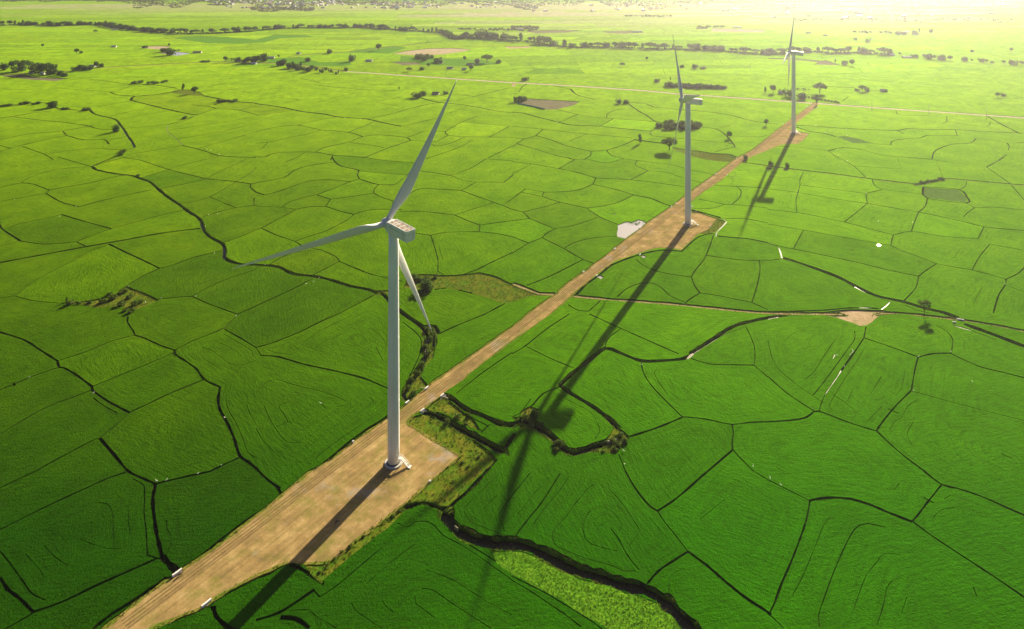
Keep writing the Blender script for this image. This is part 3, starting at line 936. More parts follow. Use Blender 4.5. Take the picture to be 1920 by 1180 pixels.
# polygons
SURVEY_PLOTS = [
# class, sheet, outline
('access_road', (0, 0), "175,1195 250,1135 310,1090 322,1085 344,1067 400,1030 445,995 480,967 525,932 550,910 580,885 622,862 665,827 727,785 752,767 780,742 805,722 855,687 905,652 960,614 995,585 1028,560 1043,552 1065,530 1095,510 1135,480 1172,450 1215,417 1237,402 1260,387 1285,367 1315,345 1340,327 1370,305 1385,295 1410,282 1435,262 1462,240 1480,226 1500,212 1518,199 1524,193 1534,193 1532,202 1520,210 1505,222 1490,234 1478,242 1487,244 1505,249 1517,251 1510,260 1500,268 1494,271 1480,270 1464,272 1445,280 1428,287 1412,293 1400,300 1390,306 1370,323 1350,340 1322,358 1298,377 1290,392 1280,396 1310,400 1345,411 1341,415 1330,430 1308,440 1278,469 1247,465 1225,467 1200,475 1150,492 1120,515 1100,530 1077,550 1065,561 1032,590 960,641 905,682 865,715 830,740 802,762 775,779 764,792 766,797 812,825 863,856 812,900 775,932 750,952 730,967 695,995 665,1015 640,1040 615,1055 580,1057 567,1058 535,1057 505,1070 480,1080 430,1107 400,1125 375,1142 325,1162 282,1180 260,1195"),
('main_road', None, None),
('bare_ground', (1440, 295), "340,1180 420,1165 490,1158 620,1146 760,1150 860,1152 920,1165 1000,1180 860,1190 840,1192 740,1266 690,1270 640,1250 520,1210"),
('weeds', (480, 590), "1140,822 1180,770 1250,752 1290,760 1430,815 1600,910 1740,1020 1800,1090 1750,1140 1700,1190 1640,1250 1560,1340 1450,1430 1400,1480 1330,1430 1290,1420 1110,1450 1180,1370 1330,1240 1400,1180 1540,1068 1330,940"),
('weeds', (480, 590), "1290,700 1390,620 1430,640 1500,690 1560,740 1640,800 1690,880 1600,850 1500,790 1400,740 1300,725"),
('weeds', (480, 885), "345,692 540,684 640,625 740,525 860,445 1000,335 1080,275 1110,270 1110,300 1050,370 900,490 700,650 560,770 490,835 440,795"),
('rough_grass', (960, 885), "-150,600 0,600 60,600 240,650 360,725 500,805 700,845 850,915 1000,955 1110,1000 1190,1070 1280,1190 1300,1230 760,1230 600,1120 440,1020 240,900 0,780 -80,720 -120,680"),
('weeds', (480, 295), "1105,985 1130,920 1160,890 1250,880 1400,890 1560,882 1680,868 1780,890 1920,952 2020,985 2110,1015 2200,1028 2240,1038 2130,1045 2040,1050 1960,1080 1905,1098 1870,1098 1700,1045 1560,1003 1420,982 1340,993 1200,992"),
('weeds', (480, 295), "840,990 900,1005 1000,1000 1105,985 1000,1010 950,1040 920,1050 870,1030"),
('weeds', (0, 295), "440,1100 660,1080 870,1040 895,1000 950,968 1050,1010 1190,1075 1100,1120 1010,1150 900,1120 740,1135 600,1108"),
('weeds', (480, 590), "1090,610 1130,500 1200,420 1240,330 1250,200 1230,110 1290,80 1350,100 1370,140 1345,260 1330,330 1270,400 1235,470 1280,520 1290,545 1230,560 1160,600 1140,650 1090,660"),
('weeds', (960, 590), "40,790 80,720 140,690 200,720 160,780 230,840 350,930 420,1000 480,1010 560,990 700,940 740,900 760,860 720,800 800,850 860,900 880,940 820,960 800,1010 780,1050 600,1040 470,1070 400,1060 320,980 180,880 60,860"),
('weeds', (960, 120), "1200,625 1320,650 1400,655 1500,672 1640,680 1720,715 1700,745 1560,735 1450,722 1330,690 1240,660"),
('weeds', (960, 295), "1520,478 1548,468 1585,478 1600,488 1545,545 1515,570 1440,580 1405,578 1430,560"),
('weeds', (0, 120), "1270,215 1340,195 1420,195 1500,215 1530,240 1440,240 1330,225"),
('garden_plot', (1440, 295), "1172,232 1424,249 1486,306 1482,341 1202,307 1170,284"),
('garden_plot', (1440, 120), "515,550 570,545 680,565 785,600 640,598"),
('tilled_plot', (960, 120), "120,262 300,272 510,285 470,310 330,345 245,345 150,325 40,300"),
('pond', (960, 295), "793,510 860,485 900,490 950,470 985,480 1015,500 960,550 900,590 855,615 790,600"),
('pond', (960, 295), "962,745 985,737 1012,749 985,760"),
('pond', (960, 295), "638,900 665,889 692,904 665,919"),
('pond', (960, 295), "752,425 785,428 770,436"),
('pond', (1440, 295), "819,656 831,652 842,657 840,665 829,668 820,664"),
('dry_plot', (480, 0), "1020,405 1120,385 1300,365 1480,363 1620,372 1560,388 1420,408 1250,420"),
('rough_grass', (480, 0), "1085,422 1340,440 1700,452 1840,480 1650,500 1240,490 1010,468 1080,460"),
('tilled_plot', (480, 0), "1005,466 1200,468 1245,486 1100,492"),
('rough_grass', (480, 0), "60,445 330,430 480,470 700,462 720,490 640,500 400,495 100,475"),
('rough_grass', (480, 0), "640,395 880,360 1040,345 1130,360 1000,405 900,400"),
('rough_grass', (0, 0), "1300,287 1480,270 1700,280 1920,300 2060,262 2300,268 2360,280 2100,290 1980,320 1800,330 1540,325"),
('dry_plot', (0, 0), "1040,352 1180,345 1280,350 1240,376 1100,366"),
('pond', (0, 0), "1195,402 1300,388 1440,402 1330,420"),
('tilled_plot', (960, 0), "680,238 900,232 995,245 850,254 720,250"),
('dry_plot', (960, 0), "1500,215 1700,218 1910,226 1880,246 1500,240"),
('bare_ground', (960, 0), "-60,350 60,352 165,344 120,362 -20,368"),
('tilled_plot', (960, 0), "100,235 300,228 530,230 400,247 180,252"),
('tilled_plot', (1440, 0), "340,486 430,452 545,492"),
('tilled_plot', (1440, 0), "0,438 220,443 480,465 430,476 250,456 0,444"),
('bare_ground', (1440, 0), "482,276 510,262 540,258 520,270"),
('tilled_plot', (0, 120), "-20,85 130,80 250,100 520,112 420,130 250,122 60,100"),
('bare_ground', (960, 120), "-10,165 10,142 30,145 20,175"),
('bare_ground', (960, 120), "1620,600 1640,598 1640,604"),
]
# dirt tracks:  (class, width, sheet, points)
SURVEY_TRACKS = [
('main_road', 6.0, (0, 0), "650,135 692,137.5 755,142 830,147 905,152 960,155.5 1060,161 1210,171 1272,177 1335,181 1440,188.5 1540,195.5 1665,204.5 1790,213 1920,222 1990,227"),
('lane', 4.0, (0, 0), "30,139 80,137 130,134 190,127.5 250,124 330,120 410,116 480,118 560,122 650,135"),
('lane', 3.0, (0, 0), "540,107 600,101 660,97 690,94 760,85 830,78"),
('track', 1.7, (0, 0), "1070,556 1135,562 1210,567.5 1272,572.5 1335,579 1385,584 1440,588 1520,589.5 1580,590"),
('track', 2.2, (0, 0), "1040,553 1010,551 985,542 962,533"),
('track', 1.2, (0, 0), "1640,590 1680,588 1740,594 1815,603 1870,612 1935,625"),
('track', 1.5, (0, 0), "1392,306 1415,308.5 1440,312.5 1490,319 1565,327.5 1620,335 1680,342.5 1722,346.5"),
('track', 1.5, (0, 0), "1728,347 1762,337.5 1775,336 1840,341.5 1935,350"),
]
# ---------------------------------------------------------------------------
# the plain: one triangulation of every surveyed line, raised class by class
# ---------------------------------------------------------------------------
def parse(survey, z=0.6):
    out = []
    for (ox, oy), txt in survey.items():
        for ln in txt.strip().splitlines():
            w, pts = ln.split(':')
            P = [tuple(float(v) for v in p.split(',')) for p in pts.split()]
            out.append((float(w), [at(ox + x / 4, oy + y / 4, z) for x, y in P]))
    return out

def smooth_line(P, closed=False):
    """Catmull-Rom resampling of a polyline, finer close by"""
    P = [np.array(p, float) for p in P]; n = len(P); out = []
    for i in range(n - 1):
        p0 = P[i - 1] if i else 2 * P[0] - P[1]; p1, p2 = P[i], P[i + 1]
        p3 = P[i + 2] if i + 2 < n else 2 * P[-1] - P[-2]
        L = np.linalg.norm(p2 - p1); step = min(max(.011 * p1[1], 2.2), 40)
        k = max(1, int(round(L / step)))
        sharp = 0.5 if L < 60 else 0.35
        m1 = sharp * (p2 - p0); m2 = sharp * (p3 - p1)
        lim = L
        for m in (m1, m2):
            q = np.linalg.norm(m)
            if q > lim: m *= lim / q
        for j in range(k):
            t = j / k; t2 = t * t; t3 = t2 * t
            out.append((2 * t3 - 3 * t2 + 1) * p1 + (t3 - 2 * t2 + t) * m1 + (-2 * t3 + 3 * t2) * p2 + (t3 - t2) * m2)
    out.append(P[-1]); return np.array(out)

class Ribbon:
    def __init__(s, cls, P, w, jit=.22):
        s.cls = cls; s.P = smooth_line(P)
        n = len(s.P); h = np.full(n, w / 2)
        if jit: h *= 1 + jit * RNG.uniform(-1, 1, n)
        s.h = h
        T = np.gradient(s.P, axis=0); T /= np.linalg.norm(T, axis=1)[:, None] + 1e-9
        N = np.stack([-T[:, 1], T[:, 0]], 1)
        s.L = s.P + N * h[:, None]; s.R = s.P - N * h[:, None]
    def loop(s): return np.concatenate([s.L, s.R[::-1]])
    def inside(s, C, idx):
        lo = s.P.min(0) - s.h.max(); hi = s.P.max(0) + s.h.max()
        near = idx[(C[idx, 0] > lo[0]) & (C[idx, 0] < hi[0]) & (C[idx, 1] > lo[1]) & (C[idx, 1] < hi[1])]
        hit = np.zeros(len(near), bool); Q = C[near]
        for i in range(len(s.P) - 1):
            a, b = s.P[i], s.P[i + 1]; ab = b - a; l2 = ab @ ab + 1e-12
            t = np.clip(((Q - a) @ ab) / l2, 0, 1)
            d = np.linalg.norm(Q - (a + t[:, None] * ab), axis=1)
            hit |= d < (s.h[i] * (1 - t) + s.h[i + 1] * t) * 1.0005
        return near[hit]
    def dist(s, V, D, reach=30.0):
        for i in range(len(s.P) - 1):
            a, b = s.P[i], s.P[i + 1]; lo = np.minimum(a, b) - reach; hi = np.maximum(a, b) + reach
            k = np.nonzero((V[:, 0] > lo[0]) & (V[:, 0] < hi[0]) & (V[:, 1] > lo[1]) & (V[:, 1] < hi[1]))[0]
            if not len(k): continue
            ab = b - a; l2 = ab @ ab + 1e-12; Q = V[k]
            t = np.clip(((Q - a) @ ab) / l2, 0, 1)
            d = np.linalg.norm(Q - (a + t[:, None] * ab), axis=1) - s.h[i]
            D[k] = np.minimum(D[k], np.maximum(d, 0))

class Plot:
    def __init__(s, cls, P): s.cls = cls; s.P = np.array(P, float)
    def loop(s): return s.P
    def inside(s, C, idx):
        lo = s.P.min(0); hi = s.P.max(0)
        near = idx[(C[idx, 0] > lo[0]) & (C[idx, 0] < hi[0]) & (C[idx, 1] > lo[1]) & (C[idx, 1] < hi[1])]
        Q = C[near]; odd = np.zeros(len(near), bool); n = len(s.P)
        for i in range(n):
            a = s.P[i]; b = s.P[(i + 1) % n]
            cr = (a[1] > Q[:, 1]) != (b[1] > Q[:, 1])
            xx = a[0] + (Q[:, 1] - a[1]) * (b[0] - a[0]) / ((b[1] - a[1]) if abs(b[1] - a[1]) > 1e-12 else 1e-12)
            odd ^= cr & (Q[:, 0] < xx)
        return near[odd]

def densify(P, amp=.25):
    """a plot outline with a little natural unevenness"""
    P = [np.array(p, float) for p in P]; out = []
    for i in range(len(P)):
        a, b = P[i], P[(i + 1) % len(P)]; L = np.linalg.norm(b - a); k = max(1, int(L / max(3.0, .012 * a[1])))
        nrm = np.array([-(b - a)[1], (b - a)[0]]) / (L + 1e-9)
        for j in range(k):
            out.append(a + (b - a) * j / k + nrm * (RNG.uniform(-amp, amp) if j else 0))
    return out

FEATURES = []          # low to high precedence
bunds = parse(SURVEY_BUNDS)
RIBBONS_ROW = []
for w, P in bunds:
    if w < .3: FEATURES.append(Ribbon('gap', P, w * .75, .5))
for w, P in bunds:
    if w >= .3:
        d = np.mean([p[1] for p in P])
        r = Ribbon('bund', P, (w * .88 + .02) * (1 + min(max((d - 220) / 310, 0), 2.2)), .3); FEATURES.append(r); RIBBONS_ROW.append(r)
# far beyond the survey the plain is cut into long plots
for k, d0 in enumerate(np.cumsum(np.r_[1190, RNG.uniform(38, 75, 46)])):
    if d0 > 3300: break
    hw = d0 * .80 + 60
    xs = np.arange(-hw, hw + 1, 150.0); ph = RNG.uniform(0, 6)
    row = [(x, d0 + 14 * math.sin(x / 260 + ph) + 9 * math.sin(x / 97 + 2 * ph) + x * .045) for x in xs]
    r = Ribbon('bund', row, RNG.choice([.5, .7, 1.1]), .2); FEATURES.append(r); RIBBONS_ROW.append(r)
    x = -hw + RNG.uniform(20, 120)
    while x < hw:
        y0 = d0 + 14 * math.sin(x / 260 + ph) + 9 * math.sin(x / 97 + 2 * ph) + x * .045
        sl = RNG.uniform(-.25, .45) * 60
        r = Ribbon('bund', [(x, y0 - 3), (x + sl * .5, y0 + 30), (x + sl, y0 + 62)], .5, .2); FEATURES.append(r)
        x += RNG.uniform(50, 170)
plots = []
for cls, org, txt in SURVEY_PLOTS:
    if txt is None: continue
    zz = .55
    P = [at(org[0] + float(a) / (4 if org != (0, 0) or cls != 'access_road' else 1),
            org[1] + float(b) / (4 if org != (0, 0) or cls != 'access_road' else 1), zz) for a, b in (q.split(',') for q in txt.split())]
    plots.append((cls, P))
LOW = ('weeds', 'rough_grass', 'garden_plot', 'tilled_plot', 'dry_plot', 'bare_ground')
for cls, P in plots:
    if cls in LOW: FEATURES.append(Plot(cls, densify(P, .5)))
streams = parse(SURVEY_STREAMS, 0.1)
for w, P in streams: FEATURES.append(Ribbon('bank', P, w + 1.1, .3))
STREAM_R = []
for w, P in streams:
    r = Ribbon('stream', P, w, .25); FEATURES.append(r); STREAM_R.append(r); RIBBONS_ROW.append(r)
for w, P in parse(SURVEY_SHALLOWS, .55): FEATURES.append(Ribbon('shallow', P, w * .6, .45))
TRACK_R = []
for cls, w, org, txt in SURVEY_TRACKS:
    if cls == 'track':
        P = [at(*(float(v) for v in q.split(',')), .45) for q in txt.split()]
        FEATURES.append(Ribbon('bank', P, w + 1.6, .3)); r = Ribbon(cls, P, w, .12); FEATURES.append(r); TRACK_R.append(r); RIBBONS_ROW.append(r)
for cls, w, org, txt in SURVEY_TRACKS:
    if cls != 'track':
        P = [at(*(float(v) for v in q.split(',')), .5) for q in txt.split()]
        FEATURES.append(Ribbon('bank', P, w + 4, .2))
        r = Ribbon(cls, P, w, .05); FEATURES.append(r); RIBBONS_ROW.append(r); TRACK_R.append(r)
for cls, P in plots:
    if cls == 'pond': FEATURES.append(Plot(cls, densify(P, .6)))
for cls, P in plots:
    if cls == 'access_road':
        ROAD_PLOT = Plot(cls, densify(P, .18)); FEATURES.append(ROAD_PLOT)
        edge_ = [p for p in ROAD_PLOT.P]; run = []
        for q in edge_ + [edge_[0]]:                                  # a ragged strip of turf along the road edge
            if q[1] < 195 or q[1] > 820:
                if len(run) > 2: FEATURES.append(Ribbon('verge', run, 1.0, .75))
                run = []
            else: run.append(q)
        if len(run) > 2: FEATURES.append(Ribbon('verge', run, 1.0, .75))

_d = np.array([math.cos(ROAD_DIR), math.sin(ROAD_DIR)]); _n = np.array([-_d[1], _d[0]]); _c = np.array(at(905, 667, .6))
for off in (-1.5, -.35, .95, 2.2):                                    # wheel ruts worn into the road
    P = [_c + _d * u + _n * (off + .18 * math.sin(u / 23 + off * 5)) for u in np.arange(-170, 690, 9.0)]
    FEATURES.append(Ribbon('rut', P, .5, .45))
DOMAIN = [(-310, 140), (310, 140), (3300, 3450), (-3300, 3450)]
def in_domain(p): return 141 < p[1] < 3448 and abs(p[0]) < 309 + (p[1] - 140) * .9033
pts = [Vector(p) for p in DOMAIN]; edges = [(0, 1), (1, 2), (2, 3), (3, 0)]
for ft in FEATURES:
    lp = ft.loop(); lp = [p for p in lp if in_domain(p)]
    if len(lp) < 3: continue
    b = len(pts); n = len(lp)
    pts += [Vector((float(p[0]), float(p[1]))) for p in lp]
    edges += [(b + i, b + (i + 1) % n) for i in range(n)]
for d0, d1, st in ((190, 330, 4.0), (330, 560, 6.5), (560, 900, 12.0)):      # inner points carry the row pattern
    y = d0
    while y < d1:
        hw = y * .80
        for x in np.arange(-hw, hw, st): pts.append(Vector((x + RNG.uniform(-.3, .3) * st, y + RNG.uniform(-.3, .3) * st)))
        y += st
VV, EE, FF, _, _, _ = delaunay_2d_cdt(pts, edges, [], 0, 1e-4)
VV = np.array([(v[0], v[1]) for v in VV]); FF = np.array([tuple(f) for f in FF if len(f) == 3], dtype=np.int64)
# make all triangles face up
a_ = VV[FF[:, 1]] - VV[FF[:, 0]]; b_ = VV[FF[:, 2]] - VV[FF[:, 0]]
area2 = a_[:, 0] * b_[:, 1] - a_[:, 1] * b_[:, 0]
FF[area2 < 0] = FF[area2 < 0][:, ::-1]; area = np.abs(area2) / 2
CEN = VV[FF].mean(1)
CLASSES = ['paddy', 'gap', 'bund', 'weeds', 'rough_grass', 'garden_plot', 'tilled_plot', 'dry_plot', 'bare_ground', 'bank', 'stream',
           'shallow', 'track', 'lane', 'pond', 'main_road', 'access_road', 'verge', 'rut']
CID = {c: i for i, c in enumerate(CLASSES)}
Zc = dict(paddy=.92, gap=.35, bund=.0, weeds=.45, rough_grass=.8, garden_plot=.75, tilled_plot=.3, dry_plot=.3, bare_ground=.4, bank=.42,
          stream=-.45, shallow=.72, track=.5, lane=.6, pond=.55, main_road=.95, access_road=.6, verge=.64, rut=.575)
ZC = np.array([Zc[c] for c in CLASSES])
cls = np.zeros(len(FF), int); allidx = np.arange(len(FF))
for ft in FEATURES:
    hit = ft.inside(CEN, allidx)
    if ft.cls == 'rut': hit = hit[cls[hit] == CID['access_road']]
    cls[hit] = CID[ft.cls]
# distance of every corner to the nearest bank, for the planting rows
EDGE = np.full(len(VV), 30.0)
nearV = np.nonzero(VV[:, 1] < 950)[0]; tmpV = VV[nearV]; tmpD = EDGE[nearV]
for r in RIBBONS_ROW:
    if r.P[:, 1].min() < 960: r.dist(tmpV, tmpD)
EDGE[nearV] = tmpD

# neighbours across each edge
ek = {}
nb = np.full((len(FF), 3), -1)
for t, (i, j, k) in enumerate(FF.tolist()):
    for s, (p, q) in enumerate(((i, j), (j, k), (k, i))):
        key = (p, q) if p < q else (q, p)
        o = ek.pop(key, None)
        if o is None: ek[key] = (t, s)
        else: nb[t, s] = o[0]; nb[o[0], o[1]] = t
# connected pieces: each paddy, each pond, each road
comp = np.full(len(FF), -1); ncomp = 0; comp_cls = []
for t0 in range(len(FF)):
    if comp[t0] >= 0: continue
    c = cls[t0]; st = [t0]; comp[t0] = ncomp
    while st:
        t = st.pop()
        for u in nb[t]:
            if u >= 0 and comp[u] < 0 and (cls[u] == c): comp[u] = ncomp; st.append(u)
    comp_cls.append(c); ncomp += 1
comp_cls = np.array(comp_cls)

def terrain_mesh(name, tris, colour=None, edge=False, walls=False):
    """top faces plus the side walls down to lower neighbours"""
    tris = np.asarray(tris); used = np.unique(FF[tris]); remap = {int(v): i for i, v in enumerate(used)}
    z = ZC[cls[tris[0]]]
    V = [(VV[v, 0], VV[v, 1], z) for v in used]; src = list(used); F = []
    for t in tris.tolist():
        f = FF[t]; zt = ZC[cls[t]]; F.append((remap[f[0]], remap[f[1]], remap[f[2]]))
        for s in range(3):
            u = nb[t, s]
            if u < 0: continue
            zu = ZC[cls[u]]
            if zu < zt - 1e-4:
                p, q = f[s], f[(s + 1) % 3]; b = len(V)
                V += [(VV[p, 0], VV[p, 1], zu - .02), (VV[q, 0], VV[q, 1], zu - .02)]; src += [p, q]
                F.append((remap[q], remap[p], b, b + 1))
    me = bpy.data.meshes.new(name); me.from_pydata(V, [], F); me.update()
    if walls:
        me.materials.append(M['rice']); me.materials.append(M['stem_shade'])
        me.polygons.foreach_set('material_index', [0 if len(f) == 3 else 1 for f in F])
    if edge:
        at_ = me.attributes.new('edge_distance', 'FLOAT', 'POINT'); at_.data.foreach_set('value', EDGE[np.array(src)].astype(np.float32))
    if colour is not None:
        ca = me.color_attributes.new('plot_colour', 'FLOAT_COLOR', 'POINT')
        colour = np.asarray(colour, np.float32)
        lut = {int(v): i for i, v in enumerate(used)}
        arr = np.ones((len(V), 4), np.float32); arr[:, :3] = colour[[lut[int(v)] for v in src]]
        ca.data.foreach_set('color', arr.ravel())
    return me

def plot_colour(tr, used):
    """rice green, yellower farther out, with foreground darkening painted in; each plot a little different"""
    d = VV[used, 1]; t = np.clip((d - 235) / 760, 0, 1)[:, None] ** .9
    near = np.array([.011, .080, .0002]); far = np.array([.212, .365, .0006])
    side = np.clip((VV[used, 0] + 120) / 190, 0, 1)[:, None]          # painted darkening towards the near left corner
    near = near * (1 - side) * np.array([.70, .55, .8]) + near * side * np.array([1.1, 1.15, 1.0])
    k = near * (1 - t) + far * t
    h = np.clip(RNG.normal(0, 1), -2, 2); v = np.clip(RNG.normal(0, 1), -2, 2)
    k = k * (1 + .11 * v) * np.array([1 + .06 * h, 1 + .02 * h, 1.0])
    if RNG.uniform() < .05: k = k * np.array([.80, .88, .9])
    dm = d.mean(); xm = VV[used, 0].mean()
    straw_haze = min(max((dm - (1750 if xm > -.1 * dm else 2400)) / 700, 0), 1) * RNG.uniform(.3, 1)
    k = k * (1 - straw_haze) + np.array([.38, .34, .22]) * straw_haze          # stubble towards the town, its pallor also painting in far haze
    return np.clip(k, .001, .5)

ground = link_mesh('ground', mesh_np('ground', [(-12500, -5000, -.62), (12500, -5000, -.62), (12500, 15000, -.62), (-12500, 15000, -.62)], [(0, 1, 2, 3)]), None, M['plain'])
tag(ground, kind='structure')
# bottoms of the bund gaps: wet mud
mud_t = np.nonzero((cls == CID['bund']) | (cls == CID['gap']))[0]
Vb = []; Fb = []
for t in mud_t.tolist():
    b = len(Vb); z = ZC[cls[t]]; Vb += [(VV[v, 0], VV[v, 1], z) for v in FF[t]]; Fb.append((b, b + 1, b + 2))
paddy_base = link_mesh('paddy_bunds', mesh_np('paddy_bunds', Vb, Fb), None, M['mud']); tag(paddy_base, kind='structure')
# each paddy is a piece of its own, the 300 that show largest; the rest stay one mass
weight = area * CAM_H * FPX / CEN[:, 1] ** 3
vis = (np.abs(CEN[:, 0] / CEN[:, 1]) < .77) & (CEN[:, 1] < 3700) & (CEN[:, 1] > 196)
wsum = np.bincount(comp, weights=weight * vis, minlength=ncomp)
order = np.argsort(comp, kind='stable'); bounds = np.searchsorted(comp[order], np.arange(ncomp + 1))
paddies = [c for c in range(ncomp) if comp_cls[c] == 0]
paddies.sort(key=lambda c: -wsum[c])
fields = empty('rice_fields'); tag(fields, kind='structure')
for c in paddies[:290]:
    tr = order[bounds[c]:bounds[c + 1]]
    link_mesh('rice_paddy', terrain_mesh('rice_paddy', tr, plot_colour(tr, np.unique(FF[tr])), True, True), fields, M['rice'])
rest_V = []; rest_F = []; rest_C = []; rest_E = []
for c in paddies[290:]:
    tr = order[bounds[c]:bounds[c + 1]]
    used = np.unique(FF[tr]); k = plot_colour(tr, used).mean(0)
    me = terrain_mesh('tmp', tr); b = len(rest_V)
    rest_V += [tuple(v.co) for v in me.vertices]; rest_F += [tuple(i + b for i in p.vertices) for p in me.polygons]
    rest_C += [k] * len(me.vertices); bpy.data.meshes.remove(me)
me = mesh_np('rice_paddy_mass', rest_V, rest_F)
ca = me.color_attributes.new('plot_colour', 'FLOAT_COLOR', 'POINT')
ca.data.foreach_set('color', np.c_[np.array(rest_C), np.ones(len(rest_C))].astype(np.float32).ravel())
ae = me.attributes.new('edge_distance', 'FLOAT', 'POINT'); ae.data.foreach_set('value', np.full(len(rest_V), 30, np.float32))
me.materials.append(M['rice']); me.materials.append(M['stem_shade']); me.polygons.foreach_set('material_index', [0 if len(f) == 3 else 1 for f in rest_F])
o = link_mesh('rice_paddy_mass', me, fields); tag(o, kind='stuff')

for cname, oname, mk, split in (('access_road', 'access_road', 'road', False), ('main_road', 'main_road', 'tarmac_dust', False),
        ('lane', 'farm_lane', 'track', False), ('track', 'dirt_track', 'track', False), ('stream', 'stream_water', 'stream', False),
        ('shallow', 'shallow_water', 'shallow', False), ('pond', 'pond_water', 'pond', True), ('weeds', 'weed_ground', 'weeds', False),
        ('rough_grass', 'rough_pasture', 'rough', False), ('garden_plot', 'vegetable_plot', 'garden', False),
        ('tilled_plot', 'tilled_plot', 'tilled', False), ('dry_plot', 'dry_field', 'dry', False), ('bare_ground', 'bare_ground', 'bare', False),
        ('bank', 'grass_bank', 'bank', False), ('verge', 'road_verge', 'verge', False), ('rut', 'wheel_ruts', 'rut', False)):
    tr = np.nonzero(cls == CID[cname])[0]
    if not len(tr): continue
    o = link_mesh(oname, terrain_mesh(oname, tr), None, M[mk]); tag(o, kind='structure')
print('terrain', len(VV), len(FF), ncomp, len(paddies))

def tri_sampler(cname, ymax=1e9):
    tr = np.nonzero((cls == CID[cname]) & (CEN[:, 1] < ymax) & (CEN[:, 1] > 190))[0]
    w = area[tr]; cum = np.cumsum(w)
    def draw(n):
        t = tr[np.searchsorted(cum, RNG.uniform(0, cum[-1], n))]
        u = RNG.uniform(0, 1, (n, 2)); f = u.sum(1) > 1; u[f] = 1 - u[f]
        A, B, C = VV[FF[t, 0]], VV[FF[t, 1]], VV[FF[t, 2]]
        return A + u[:, :1] * (B - A) + u[:, 1:] * (C - A)
    return draw, float(cum[-1]) if len(tr) else 0.0
# ---------------------------------------------------------------------------
# wind turbines
# ---------------------------------------------------------------------------
M['tower'] = paint_material('tower_paint', (.86, .83, .79), .42, .10, .25)
M['nacelle'] = paint_material('nacelle_paint', (.83, .80, .75), .42, .14, .5)
M['blade'] = paint_material('blade_gelcoat', (.72, .70, .68), .35, .10, .4)
M['hatch'] = paint_material('roof_hatch_brown', (.36, .25, .16), .7, .25, 1.2, .2)
M['concrete'] = soil_material('concrete', (.42, .40, .37), (.52, .50, .46), (.62, .60, .55), scale=1.5, bs=.2)
M['steel'] = paint_material('galvanised_steel', (.45, .44, .42), .5, .15, 1.0)
M['white_wall'] = soil_material('whitewashed_concrete', (.62, .58, .54), (.72, .69, .65), (.80, .77, .73), scale=1.2, bs=.25)
M['dark_gap'] = paint_material('dark_joint_rubber', (.03, .03, .03), .8, .1)  # near-black rubber for joints and flange, reused on bird legs
ROAD_Z = Zc['access_road']; HUB_H = 91.9; ROTOR = 63.0

def blade_mesh(pitch=-10.0):
    """blade along +Z from the hub, chord in the rotor plane (x), wind from +Y"""
    n = 20; secs = []
    for i in range(27):
        s = i / 26; s = s ** 1.05; r = 1.3 + s * (ROTOR - 1.3)
        if s < .04: chord, th = 2.4, 1.0
        elif s < .2:
            q = (s - .04) / .16; q = q * q * (3 - 2 * q); chord = 2.4 + (4.8 - 2.4) * q; th = 1.0 - .66 * q
        else:
            q = (s - .2) / .8; chord = 4.8 * (1 - q) ** 1.12 * .91 + .45; th = .34 - .18 * min(1, q * 1.6)
        if i == 26: chord = .12
        tw = (R(18) if pitch > 0 else -R(18)) * (1 - s) ** 1.4 + R(pitch)
        pre = 2.2 * s * s                                   # tips stand off upwind
        blend = min(1, max(0, (s - .03) / .2)); ring = []
        for k in range(n):
            a = 2 * math.pi * k / n
            cxp = math.cos(a); cyp = math.sin(a)
            ex = .5 * chord * cxp; ey = .5 * chord * th * cyp
            t = (cxp + 1) / 2                               # 0 leading edge .. 1 trailing edge
            ax_ = (t - .30) * chord; prof = 1.9 * math.sqrt(max(t, 0)) * (1 - t) ** .85
            ay_ = .5 * chord * th * prof * (1 if cyp >= 0 else -.75)
            x = ex * (1 - blend) + ax_ * blend; y = ey * (1 - blend) + ay_ * blend
            ring.append((x * math.cos(tw) - y * math.sin(tw), x * math.sin(tw) + y * math.cos(tw) + pre, r))
        secs.append(ring)
    V = [v for g_ in secs for v in g_]; F = []
    for i in range(len(secs) - 1):
        for k in range(n): F.append((i * n + k, i * n + (k + 1) % n, (i + 1) * n + (k + 1) % n, (i + 1) * n + k))
    F.append(tuple((len(secs) - 1) * n + k for k in range(n)))
    me = mesh_np('blade', V, F); me.polygons.foreach_set('use_smooth', [True] * len(me.polygons)); me.materials.append(M['blade'])
    me.shade_auto_smooth() if hasattr(me, 'shade_auto_smooth') else None
    return me
BLADES = {p: blade_mesh(p) for p in (-10.0, 4.0, 18.0)}

